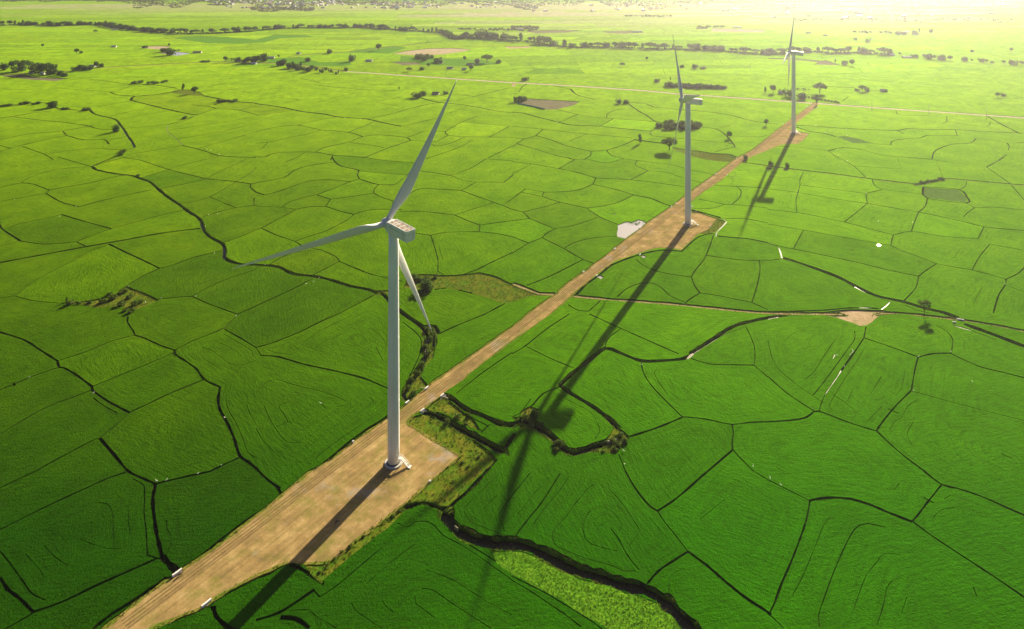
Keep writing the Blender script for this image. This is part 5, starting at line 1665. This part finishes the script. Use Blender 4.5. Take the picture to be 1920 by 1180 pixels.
FARM = sorted([(423, 117, 12, 'round', 1.0), (435, 117, 9, 'open', 1.2), (446, 117, 10, 'bushy', 1.2), (458, 119, 9, 'bushy', 1.2), (466, 119, 13, 'round', 1.2), (476, 118, 13, 'bushy', 1.2), (484, 118, 14, 'round', 1.2), (494, 116, 16, 'bushy', 1.1), (522, 110, 9, 'open', 1.0), (391, 117, 4, 'shrub', 1.8), (382, 117, 4, 'shrub', 1.8)])
for i, (x, y, h, k, w) in enumerate(FARM):
    px_tree(k, x, y, h, nth_label(i, len(FARM), 'trees in the farmstead clump left of centre'), 'trees of the farmstead by the lane', w)
for i in range(26):
    t = i / 25; x = 524 + t * 108 + RNG.uniform(-3, 3); y = 126 + t * 14 + RNG.uniform(-5, 3)
    px_tree(['bushy', 'tall', 'bushy', 'open'][i % 4], x, y, (12 - 6 * t) * RNG.uniform(.8, 1.2), 'tree in the long dark grove above the near fields left of centre', 'trees of the long grove', 1.0)
for i in range(14):
    x = 782 + RNG.uniform(0, 50); y = 110 + (x - 782) * .14 + RNG.uniform(-4, 4)
    px_tree(['bushy', 'round', 'bushy'][i % 3], x, y, RNG.uniform(5, 9), 'tree in the scrubby wood beside the pink dry field', 'trees of the scrubby wood', 1.3)
for i in range(22):
    x = 1253 + i * 5.0; px_tree('shrub', x, 163 + (x - 1253) * .045 + RNG.uniform(-1, 1), RNG.uniform(6, 10), 'shrub in the long clipped hedge above the main road', 'shrubs of the long hedge', 1.15)
for i in range(14):
    x = 1198 + (i % 12) * 4.8 + RNG.uniform(-2, 2); px_tree('shrub', 1258 + RNG.uniform(-1, 1) * 26, 238 + RNG.uniform(-4, 6), RNG.uniform(7, 12), 'shrub in the dark reed thicket behind the middle turbine tower', 'shrubs of the reed thicket', 1.0)
for i in range(16):
    px_tree('shrub', 1285 + RNG.uniform(0, 28) , 238 + RNG.uniform(-4, 6), RNG.uniform(6, 11), 'shrub in the dark reed thicket behind the middle turbine tower', 'shrubs of the reed thicket', 1.0)
for i in range(10):
    x = 1516 + i * 6.2; px_tree('shrub', x, 184.5 + i * 1.1, 4.5, nth_label(i, 10, 'small shrubs in a row beyond the main road'), 'row of clipped shrubs', .9)
for i in range(9):
    px_tree('shrub', 1718 + i * 6, 347 - i * 1.3 + RNG.uniform(-1, 1), RNG.uniform(3, 6), nth_label(i, 9, 'low shrubs in the hedge above the vegetable plot'), 'hedge above the vegetable plot', 1.3)
for (x, y) in [(2, 201), (9, 200), (16, 200), (40, 197), (48, 196), (62, 197), (72, 196), (118, 206), (126, 206), (162, 208), (166, 207), (250, 158), (262, 157), (277, 158), (290, 158), (305, 156), (311, 154), (410, 192), (420, 192), (430, 191), (440, 192), (228, 292), (230, 287), (258, 331), (346, 224), (1440, 318), (1472, 320)]:
    px_tree('shrub', x, y, RNG.uniform(4, 7), 'low shrub on a field bund among the left and middle paddies', 'low shrubs on the bunds', 1.4)
for i, (x, y) in enumerate([(1398, 300), (1446, 312), (1476, 315)]):
    px_tree('bushy', x, y, 10, nth_label(i, 3, 'dark bushes beside the side track'), 'bushes by the side track', .9)

# the long tree line across the plain
LINE = [(-20, 49), (32, 47), (75, 48), (112, 49), (140, 48), (175, 47), (197, 48), (215, 53), (250, 57), (275, 60), (300, 62), (332, 63), (362, 64), (400, 63), (440, 61), (480, 59), (510, 55), (540, 54), (560, 53), (592, 53), (620, 53), (655, 53), (680, 52),
        (705, 54), (730, 56), (760, 58), (780, 59), (805, 61), (830, 63), (855, 74), (880, 72), (905, 72), (955, 77), (998, 79), (1022, 84), (1047, 88), (1085, 90), (1110, 89), (1160, 90), (1210, 92), (1260, 93), (1298, 94), (1335, 95), (1372, 98), (1397, 100), (1435, 102),
        (1465, 101), (1490, 100), (1515, 99), (1535, 98), (1560, 101), (1590, 100), (1615, 100), (1647, 102), (1670, 103)]
LINE_GAPS = [(1687, 104, 6), (1715, 109, 8), (1733, 110, 9), (1742, 111, 11), (1752, 112, 9), (1766, 113, 11), (1782, 114, 10), (1809, 115, 9), (1822, 116, 6), (1840, 117, 8), (1850, 118, 7), (1860, 119, 5), (1882, 120, 7), (1900, 122, 10), (1916, 123, 9)]
acc = []
for (x0, y0), (x1, y1) in zip(LINE[:-1], LINE[1:]):
    p, q = np.array(at(x0, y0, .4)), np.array(at(x1, y1, .4)); L = np.linalg.norm(q - p); k = max(1, int(round(L / 15.0)))
    for j in range(k): acc.append(p + (q - p) * (j + RNG.uniform(.1, .9)) / k)
print('tree line', len(acc))
for i, p in enumerate(acc):
    k = ['round', 'bushy', 'broad', 'bushy', 'round', 'tall'][RNG.integers(0, 6)]
    dense = 870 < CX + FPX * p[0] / p[1] < 1110
    tree(k, p + RNG.uniform(-4, 4, 2), RNG.uniform(9, 16) * (1.25 if dense else 1), 'tree in the long hazy tree line that crosses the plain', 'trees of the long tree line', 1.4, .3)
for i, (x, y, h) in enumerate(LINE_GAPS):
    px_tree(['round', 'bushy'][i % 2], x, y, h, nth_label(i, len(LINE_GAPS), 'round trees in the thinning tree line'), 'trees at the right end of the tree line', 1.25)
# undergrowth beneath the tree line, and the far woods round the town
U = []
for (x0, y0), (x1, y1) in zip(LINE[:-1], LINE[1:]):
    p, q = np.array(at(x0, y0, .4)), np.array(at(x1, y1, .4)); L = np.linalg.norm(q - p)
    for j in range(int(L * 1.3)): U.append(p + (q - p) * RNG.uniform() + RNG.normal(0, 5.0, 2))
tufts('undergrowth', np.array(U), .4, (2.2, 5.0), [(.035, .065, .01), (.05, .085, .014), (.07, .105, .02)], 7, label='dark undergrowth beneath the long hazy tree line')
W = []
def wood(x0, x1, y0, y1, n):
    for _ in range(n):
        xx = RNG.uniform(x0, x1); lim = y0 + (y1 - y0) * (.55 + .25 * math.sin(xx / 37) + .2 * math.sin(xx / 13 + 1)); yy = RNG.uniform(y0, max(lim, y0 + 1)); W.append(at(xx, yy, .4))
for a in [(250, 700, 1, 18, 1500), (470, 590, 14, 24, 420), (700, 1000, 1, 19, 900), (960, 1500, 0, 20, 1400), (1500, 1920, 0, 34, 700), (-20, 300, 0, 5, 420), (180, 300, 1, 9, 200), (390, 430, 9, 13, 60), (1170, 1260, 30, 33, 60), (1300, 1360, 50, 60, 40), (1480, 1900, 36, 46, 160), (960, 1010, 50, 60, 120), (860, 960, 55, 62, 60), (1600, 1700, 60, 66, 40)]: wood(*a)
tufts('distant_woods', np.array(W), .4, (3.5, 7.5), [(.045, .06, .015), (.06, .07, .02), (.08, .085, .03)], 9, label='hazy woods round the far town at the top of the view', spread=.9)
# ---------------------------------------------------------------------------
# small things: houses, culverts, birds, poles, motorbikes, fence, posts
# ---------------------------------------------------------------------------
M['plaster'] = soil_material('pale_plaster', (.45, .42, .37), (.58, .54, .48), (.68, .64, .58), scale=.8, bs=.1)
M['tin_blue'] = paint_material('blue_tin_roof', (.20, .30, .36), .4, .3, .6)
M['tin_grey'] = paint_material('grey_tin_roof', (.36, .38, .38), .4, .3, .6)
M['tin_white'] = paint_material('white_tin_roof', (.75, .73, .68), .4, .2, .6)
M['tile_red'] = paint_material('red_tile_roof', (.36, .16, .09), .8, .3, 1.0)
M['thatch'] = paint_material('brown_roof', (.22, .14, .09), .9, .3, 1.0)
M['glass_dark'] = paint_material('dark_window', (.03, .035, .04), .2, .1)
def house(xy, L, W_, h, rise, rz, roof, label, group=None, detail=True):
    T = empty('house', (xy[0], xy[1], .3), rz); tag(T, label, 'house', group)
    mb = MB(); mb.add([(-L/2, -W_/2, 0), (L/2, -W_/2, 0), (L/2, W_/2, 0), (-L/2, W_/2, 0), (-L/2, -W_/2, h), (L/2, -W_/2, h), (L/2, W_/2, h), (-L/2, W_/2, h), (-L/2, 0, h + rise), (L/2, 0, h + rise)],
        [(0, 1, 5, 4), (2, 3, 7, 6), (1, 2, 6, 9, 5), (3, 0, 4, 8, 7)])
    mb.build('wall', M['plaster'], T)
    rb = MB(); e = .5; k = rise / (W_ / 2); t = .12
    for s in (-1, 1):
        a = [(-L/2 - e, s * (W_/2 + e), h - k * e), (L/2 + e, s * (W_/2 + e), h - k * e), (L/2 + e, 0, h + rise), (-L/2 - e, 0, h + rise)]
        V = [(x, y, z + .02) for x, y, z in a] + [(x, y, z + .02 + t) for x, y, z in a]
        rb.add(V, [(3, 2, 1, 0), (4, 5, 6, 7), (0, 1, 5, 4), (1, 2, 6, 5), (2, 3, 7, 6), (3, 0, 4, 7)])
    rb.build('roof', M[roof], T)
    if detail:
        db = MB(); db.box((0, -W_/2 - .02, 1.05), (1.0, .06, 2.1)); db.build('door', M['thatch'], T)
        for x in (-L * .3, L * .3):
            wb = MB(); wb.box((x, -W_/2 - .02, 1.5), (1.1, .06, 1.0)); wb.build('window', M['glass_dark'], T)
    return T
def px_house(x, y, wpx, roof, label, h=3.0, rise=1.5, rz=None, group=None):
    p = at(x, y, .4); L = wpx * p[1] / FPX
    return house(p, L, min(L * .65, 8), h, rise, RNG.uniform(-.4, .4) if rz is None else rz, roof, label, group)
px_house(817, 178, 12, 'thatch', 'brown roofed hut among dark bushes left of the nearest blade tip')
px_house(844, 130, 11, 'tin_blue', 'blue grey roofed house above the main road')
px_house(870, 132, 8, 'tin_white', 'small white roofed hut right of the blue grey roofed house')
px_house(881, 123, 12, 'thatch', 'long low brown hut above the white roofed hut')
px_house(897, 116, 6, 'tin_white', 'white hut half hidden by the large farmyard tree')
px_house(827, 119, 7, 'tin_white', 'small pale hut at the edge of the scrubby wood')
px_house(692, 116, 12, 'tin_grey', 'grey roofed house at the end of the green strip')
px_house(175, 126, 13, 'tin_grey', 'grey roofed house right of the dark grove')
px_house(576, 131, 9, 'tin_white', 'pale house inside the long dark grove')
px_house(477, 121, 9, 'tin_white', 'white house in the farmstead by the lane')
px_house(449, 117, 16, 'tile_red', 'red roofed house in the farmstead by the lane')
px_house(509, 110, 11, 'tin_grey', 'grey house right of the farmstead clump')
px_house(560, 102, 7, 'tin_white', 'small hut beside the far lane')
px_house(214, 89, 8, 'tin_white', 'tiny white hut in the far left field')
px_house(370, 100, 15, 'thatch', 'long dark hut right of the grey farm pond')
px_house(80, 140, 8, 'tin_white', 'white hut in front of the dark grove')
px_house(60, 138, 9, 'thatch', 'brown hut inside the dark grove')
px_house(1462, 177, 5, 'tin_white', 'small white hut left of the farthest turbine tower', rz=0)
px_house(1508, 183, 6, 'tin_white', 'small white hut under the palms', rz=0)
px_house(1655, 172.5, 8, 'tin_white', 'white hut on the short hedge in the open field', rz=0)
px_house(1332, 164, 7, 'tin_white', 'white hut at the long clipped hedge', rz=0)
px_house(1700, 109, 15, 'tin_white', 'long white shed beside the thinning tree line', rz=-.1)
px_house(1672, 105, 9, 'tin_white', 'shorter white shed left of the long white shed', rz=-.1)
px_house(215, 57, 10, 'tin_grey', 'grey house in front of the far tree line at the left')
px_house(1698, 62, 13, 'tin_grey', 'hazy farmhouse between bushes at the far right')
px_house(1195, 61, 18, 'tin_white', 'long white shed on the hazy plain right of centre', rz=0)
px_house(974, 56, 12, 'tin_white', 'pale house at the hazy hamlet above the tree line', rz=0)
px_house(1382, 52, 16, 'tin_white', 'long pale shed above the pink dry field', rz=0)
px_house(1516, 63, 7, 'tin_grey', 'small grey hut left of the hazy lane bend', rz=0)
px_house(1547, 68, 7, 'tin_grey', 'grey hut right of the farthest turbine blade', rz=0)
# the far town: the houses are a few pixels each
TOWN = []
roofs = ['tin_white', 'tin_white', 'tin_grey', 'tile_red', 'tin_blue']
def town_proto(roof):
    mb = MB(); mb.box((0, 0, 2.2), (11, 7, 4.4)); L, W_, h, rise = 12, 8, 4.42, 1.7
    mb.add([(-L/2, -W_/2, h), (L/2, -W_/2, h), (L/2, W_/2, h), (-L/2, W_/2, h), (-L/2, 0, h + rise), (L/2, 0, h + rise)], [(0, 1, 5, 4), (2, 3, 4, 5), (1, 2, 5), (3, 0, 4), (3, 2, 1, 0)], 1)
    return mb.mesh('town_house', [M['plaster'], M[roof]])
TP = [town_proto(r) for r in roofs]
def town(x0, x1, y0, y1, n):
    for _ in range(n):
        p = at(RNG.uniform(x0, x1), RNG.uniform(y0, y1), .4)
        o = link_mesh('town_house', TP[RNG.integers(0, 5)]); o.location = (p[0], p[1], .2); o.rotation_euler = (0, 0, RNG.uniform(-.5, .5) + RNG.choice([0, 1.57]))
        s = RNG.uniform(.8, 1.7); o.scale = (s * RNG.uniform(.9, 1.6), s, RNG.uniform(.9, 1.3)); tag(o, 'tiny pale house in the hazy town along the top of the view', 'house', 'houses of the far town')
town(380, 640, 1, 9, 70); town(420, 800, 4, 17, 70); town(700, 960, 5, 15, 35); town(1000, 1420, 6, 22, 30); town(1440, 1900, 8, 36, 30)
px_house(1728, 11.5, 33, 'tin_white', 'very long white roofed shed in the haze at the top right', 6, 2, 0)

# culvert headwalls of the access road
def headwall(x, y, ang, L, label, wings=True):
    p = at(x, y, .9); T = empty('culvert_headwall', (p[0], p[1], -.2), ang); tag(T, label, 'culvert', 'white culvert headwalls along the road')
    mb = MB(); mb.box((0, 0, .75), (L, .45, 1.5)); mb.box((0, 0, 1.55), (L + .12, .55, .1)); mb.build('wall', M['white_wall'], T)
    pb = MB(); pb.lathe([(.42, 0), (.42, .62), (.34, .62), (.34, .02)], 16, cap=False)
    for i in range(len(pb.v)): a, b, c = pb.v[i]; pb.v[i] = (a, c - .62 if False else -.2 - c * .6, .45 + b)
    pb.build('pipe', M['concrete'], T)
    if wings:
        for s in (-1, 1):
            wb = MB(); wb.bar((s * L / 2, 0, .45), (s * (L / 2 + .7), -.9, .3), .22, .8); wb.build('wing_wall', M['concrete'], T)
ra = ROAD_DIR
for i, (x, y, L, lab) in enumerate([(332, 1075, 3.0, 'white culvert headwall on the left edge of the sandy road in the foreground'), (387, 1132, 3.0, 'white culvert headwall on the right edge of the sandy road in the foreground'),
        (763.5, 755, 2.2, 'white culvert headwall on the left road edge just behind the nearest tower'), (800, 728, 2.2, 'white culvert headwall on the left road edge, second behind the nearest tower'),
        (829, 742, 2.2, 'white culvert headwall on the right road edge at the upper of the two ditches'), (792, 770, 2.2, 'white culvert headwall on the right road edge at the lower of the two ditches'),
        (1094, 510, 1.8, 'small headwall left of the road above the crossing'), (1119, 517, 1.8, 'small headwall right of the road beside the tiny pool'),
        (1153, 467, 2.0, 'small headwall left of the road below the bright pond'), (1200, 478, 1.8, 'small headwall right of the road below the second pad'),
        (1259, 388, 2.0, 'headwall left of the road level with the second pad'), (1268, 382, 2.0, 'headwall left of the road just above the second pad'), (1298, 388, 2.0, 'headwall right of the middle turbine tower foot'),
        (1342, 327, 2.5, 'headwall left of the road between the second and third pads'), (1363, 329, 2.0, 'headwall right of the road beside the white pools'), (1399, 301, 2.2, 'headwall at the mouth of the side track'),
        (1381, 297, 2.0, 'headwall left of the road opposite the side track'), (1468, 233, 2.8, 'headwall left of the road at the third pad'), (1513, 200, 2.5, 'headwall left of the road near its far end'), (1533, 202, 2.5, 'headwall right of the road near its far end')]):
    headwall(x, y, ra, L, lab, y > 700)
headwall(1801, 600, R(-20), 3.2, 'white culvert headwall on the dirt track at the right edge')
headwall(1789, 605, R(-20), 1.6, 'small grey headwall above the pool at the right edge', False)
def block(x, y, s, label, h=.5):
    p = at(x, y, .7); T = MB(); T.box((0, 0, h / 2), (s, s * .8, h), 0, 0, .92); T.box((0, 0, h + .05), (s * .8, s * .6, .1)); o = T.build('marker_block', M['white_wall']); o.location = (p[0], p[1], ROAD_Z - .05); o.rotation_euler = (0, 0, ra)
    tag(o, label, 'marker', 'white marker blocks at the pad edges')
block(806, 903, .9, 'white block on the right edge of the nearest pad'); block(1332, 425, 1.0, 'white block on the right edge of the second pad')
block(1482, 251, 1.2, 'white block left of the farthest tower foot'); block(1493, 252, 1.2, 'white block right of the farthest tower foot'); block(1500, 252, 1.1, 'second white block right of the farthest tower foot'); block(1512, 253, 1.1, 'white block at the right corner of the farthest pad')
block(662, 830, .8, 'pale block on the left road edge by the nearest pad', .8)

# white wading birds in the paddies
M['feather'] = paint_material('white_feather', (.82, .80, .72), .8, .05)
M['beak'] = paint_material('yellow_beak', (.45, .32, .06), .5, .1)
def bird_proto():
    bb = MB()
    pr = [(-.42, .0, .012), (-.30, .02, .06), (-.12, .05, .12), (.06, .09, .13), (.18, .14, .09), (.22, .24, .05), (.18, .34, .036), (.20, .43, .04), (.27, .47, .045), (.33, .46, .02)]
    bb.tube([(x, 0, .42 + z) for x, z, r in pr], [r for x, z, r in pr], 8)
    lb = MB(); lb.tube([(.0, -.04, 0), (.0, -.04, .45)], .012, 5); lb2 = MB(); lb2.tube([(.03, .04, 0), (.0, .04, .45)], .012, 5)
    kb = MB(); kb.tube([(.33, 0, .88), (.45, 0, .86)], [.016, .004], 5)
    return bb.mesh('body', M['feather']), lb.mesh('leg', M['dark_gap']), lb2.mesh('leg', M['dark_gap']), kb.mesh('beak', M['beak'])
BIRD = bird_proto(); 
def bird(x, y, label, group, s=1.25):
    p = at(x, y, 1.0); T = empty('white_bird', (p[0], p[1], Zc['paddy'] - .12), RNG.uniform(0, 6.28)); s *= RNG.uniform(.95, 1.2); T.scale = (s, s, s)
    tag(T, label, 'bird', group)
    for n, m in zip(('body', 'leg', 'leg', 'beak'), BIRD): link_mesh(n, m, T)
for grp, lab, pts_ in (
    ('birds on the bund at the lower left', 'white birds on the lower left bund', [(293, 904), (312, 902), (371, 890), (415, 874)]),
    ('birds by the winding ditch', 'white birds by the winding ditch', [(574, 534), (588, 530), (598, 523), (497, 498), (402, 476)]),
    ('birds by the bushy field corner', 'white birds round the bushy field corner', [(240, 538), (302, 561), (252, 583), (273, 568), (367, 557), (443, 594)]),
    ('birds in the left paddies', 'white birds in the left paddies', [(27, 375), (143, 389), (112, 407), (391, 404), (408, 402), (385, 426), (55, 709), (175, 739), (421, 785)]),
    ('birds in the centre fields', 'white birds in the fields behind the nearest turbine', [(396, 283), (388, 281), (411, 291), (676, 225), (647, 222), (601, 758)]),
    ('birds on the right bunds', 'white birds in the large right fields', [(1412, 876), (1444, 898), (1464, 911), (1169, 847), (1171, 872), (1203, 685), (1722, 671), (1783, 661), (1713, 734), (1823, 717), (1885, 534), (1599, 659), (1594, 667), (1569, 667)]),
    ('birds among the far right paddies', 'white birds in the paddies right of the far turbines', [(1577, 139), (1590, 141), (1588, 142), (1548, 250), (1570, 280), (1572, 292), (1589, 303), (1624, 364), (1711, 418), (1647, 416), (1530, 236), (1587, 243), (1588, 255), (1303, 327), (1765, 75), (1772, 86), (1769, 81)]),
    ('birds left of the far turbines', 'white birds left of the far turbines', [(1127, 240), (1043, 230), (1220, 250), (1379, 276), (1305, 398)])):
    pts_ = sorted(pts_)
    for i, (x, y) in enumerate(pts_): bird(x, y, nth_label(i, len(pts_), lab), grp, 1.25 if y > 350 else 1.7)

# utility poles beside the main road
M['pole'] = paint_material('weathered_pole', (.22, .20, .17), .8, .3)
def pole(x, y, h, label):
    p = at(x, y, .6); T = empty('utility_pole', (p[0], p[1], .3)); tag(T, label, 'pole', 'utility poles along the main road')
    mb = MB(); mb.tube([(0, 0, -.5), (0, 0, h)], [.24, .14], 8); mb.build('mast', M['pole'], T)
    cb = MB(); cb.bar((-1.1, 0, h - .6), (1.1, 0, h - .6), .12); c = cb.build('cross_arm', M['pole'], T)
    for xx in (-1, 0, 1):
        ib = MB(); ib.lathe([(.06, 0), (.09, .1), (.05, .22)], 8, (xx, 0, h - .54)); ib.build('insulator', M['tin_white'], c)
pole(1635, 208, 15, 'utility pole beside the main road, nearest to the farthest turbine'); pole(1741.5, 217, 15, 'utility pole beside the main road, second from the turbine'); pole(1850, 225, 14, 'utility pole beside the main road at the right edge')

# motorbikes
M['bike'] = paint_material('dark_bike_paint', (.035, .025, .025), .35, .2); M['bike_red'] = paint_material('dark_red_bike_paint', (.16, .03, .03), .35, .2)
M['rubber'] = paint_material('tyre_rubber', (.02, .02, .02), .9, .1)
def motorbike(xy, rz, label, paint):
    T = empty('motorbike', (xy[0], xy[1], ROAD_Z), rz); tag(T, label, 'motorbike')
    for x in (-.62, .62):
        wb = MB(); V = []; F = []; n = 20
        for k in range(n):
            a = 2 * math.pi * k / n
            for j in range(6):
                b = 2 * math.pi * j / 6; rr_ = .27 + .05 * math.cos(b); V.append((x + rr_ * math.cos(a), .05 * math.sin(b), .32 + rr_ * math.sin(a)))
        for k in range(n):
            for j in range(6): F.append((k * 6 + j, k * 6 + (j + 1) % 6, ((k + 1) % n) * 6 + (j + 1) % 6, ((k + 1) % n) * 6 + j))
        wb.add(V, F, 0, True); w = wb.build('wheel', M['rubber'], T)
        hb = MB(); hb.bar((x, -.06, .32), (x, .06, .32), .1)
        for k in range(6): hb.bar((x, 0, .32), (x + .24 * math.cos(k * 1.047), 0, .32 + .24 * math.sin(k * 1.047)), .02)
        hb.build('rim', M['steel'], w)
    fb = MB(); fb.tube([(-.62, 0, .32), (-.25, 0, .45), (.1, 0, .42), (.38, 0, .62), (.5, 0, .92)], [.05, .10, .13, .09, .05], 8); fb.bar((.5, -.07, .95), (.66, -.07, .32), .05); fb.bar((.5, .07, .95), (.66, .07, .32), .05); fb.build('frame', M[paint], T)
    sb = MB(); sb.tube([(-.75, 0, .80), (-.45, 0, .80), (-.05, 0, .74), (.1, 0, .70)], [.08, .13, .13, .07], 8); sb.build('seat', M['rubber'], T)
    eb = MB(); eb.box((.05, 0, .33), (.34, .22, .26), 0, 0, .85); eb.build('engine', M['steel'], T)
    cb = MB(); cb.tube([(.36, -.34, 1.02), (.46, -.15, 1.0), (.48, 0, .98), (.46, .15, 1.0), (.36, .34, 1.02)], .025, 6); cb.build('handlebar', M['steel'], T)
    lb = MB(); lb.lathe([(.09, 0), (.10, .06), (.04, .12)], 10, (.56, 0, .9)); lb.build('headlight', M['tin_white'], T)
    mb = MB(); mb.tube([(.30, 0, .55), (.52, .0, .70), (.66, 0, .66), (.9, 0, .50)], [.12, .10, .08, .04], 6); mb.build('mudguard', M[paint], T)
motorbike(at(631.5, 981, ROAD_Z), 1.0, 'dark motorbike parked in the tower shadow on the nearest pad', 'bike')
motorbike(at(337, 1080, ROAD_Z), .75, 'dark red motorbike parked by the culvert in the foreground', 'bike_red')

# green netting fence along the tilled plot
M['net'] = paint_material('green_netting', (.05, .42, .26), .7, .2, 1.0)
def net_fence(x0, y0, x1, y1, label):
    p, q = np.array(at(x0, y0, .9)), np.array(at(x1, y1, .9)); L = float(np.linalg.norm(q - p)); a = math.atan2(q[1] - p[1], q[0] - p[0])
    T = empty('net_fence', (p[0], p[1], .4), a); tag(T, label, 'fence', 'green net fences')
    nb_ = MB(); n = int(L / 2)
    for i in range(n):
        x0_, x1_ = i * L / n, (i + 1) * L / n; s = .12 * (1 if i % 2 else -1); V = [(x0_, -s, .1), (x1_, s, .1), (x1_, s, 2.1), (x0_, -s, 2.1)]; V += [(a_, b_ + .02, c_) for a_, b_, c_ in V]
        nb_.add(V, [(0, 1, 2, 3), (7, 6, 5, 4), (3, 2, 6, 7), (0, 4, 5, 1)])
    nb_.build('netting', M['net'], T)
    for i in range(0, n + 1, 2): pb = MB(); pb.tube([(i * L / n, 0, -.2), (i * L / n, 0, 2.25)], .06, 6); pb.build('post', M['pole'], T)
net_fence(970, 195, 1000.5, 200.8, 'left stretch of green netting fence along the tilled plot'); net_fence(1001.5, 201, 1021.5, 206, 'right stretch of green netting fence along the tilled plot')

# ---------------------------------------------------------------------------
# haze: one even body of air round everything
# ---------------------------------------------------------------------------
hz = MB(); hz.box((0, 5000, 104.0), (27000, 21000, 212.0)); haze = hz.build('haze', bpy.data.materials.new('haze_air'))
hm = haze.data.materials[0]; hm.use_nodes = True; nt = hm.node_tree; nt.nodes.remove(nt.nodes['Principled BSDF'])
pv = nt.nodes.new('ShaderNodeVolumePrincipled'); pv.inputs['Density'].default_value = HAZE_DENSITY; pv.inputs['Anisotropy'].default_value = HAZE_G
pv.inputs['Color'].default_value = (.95, .94, .98, 1); nt.links.new(pv.outputs[0], nt.nodes['Material Output'].inputs['Volume'])
hm.cycles.homogeneous_volume = True if hasattr(hm, 'cycles') and hasattr(hm.cycles, 'homogeneous_volume') else None
tag(haze, kind='stuff')
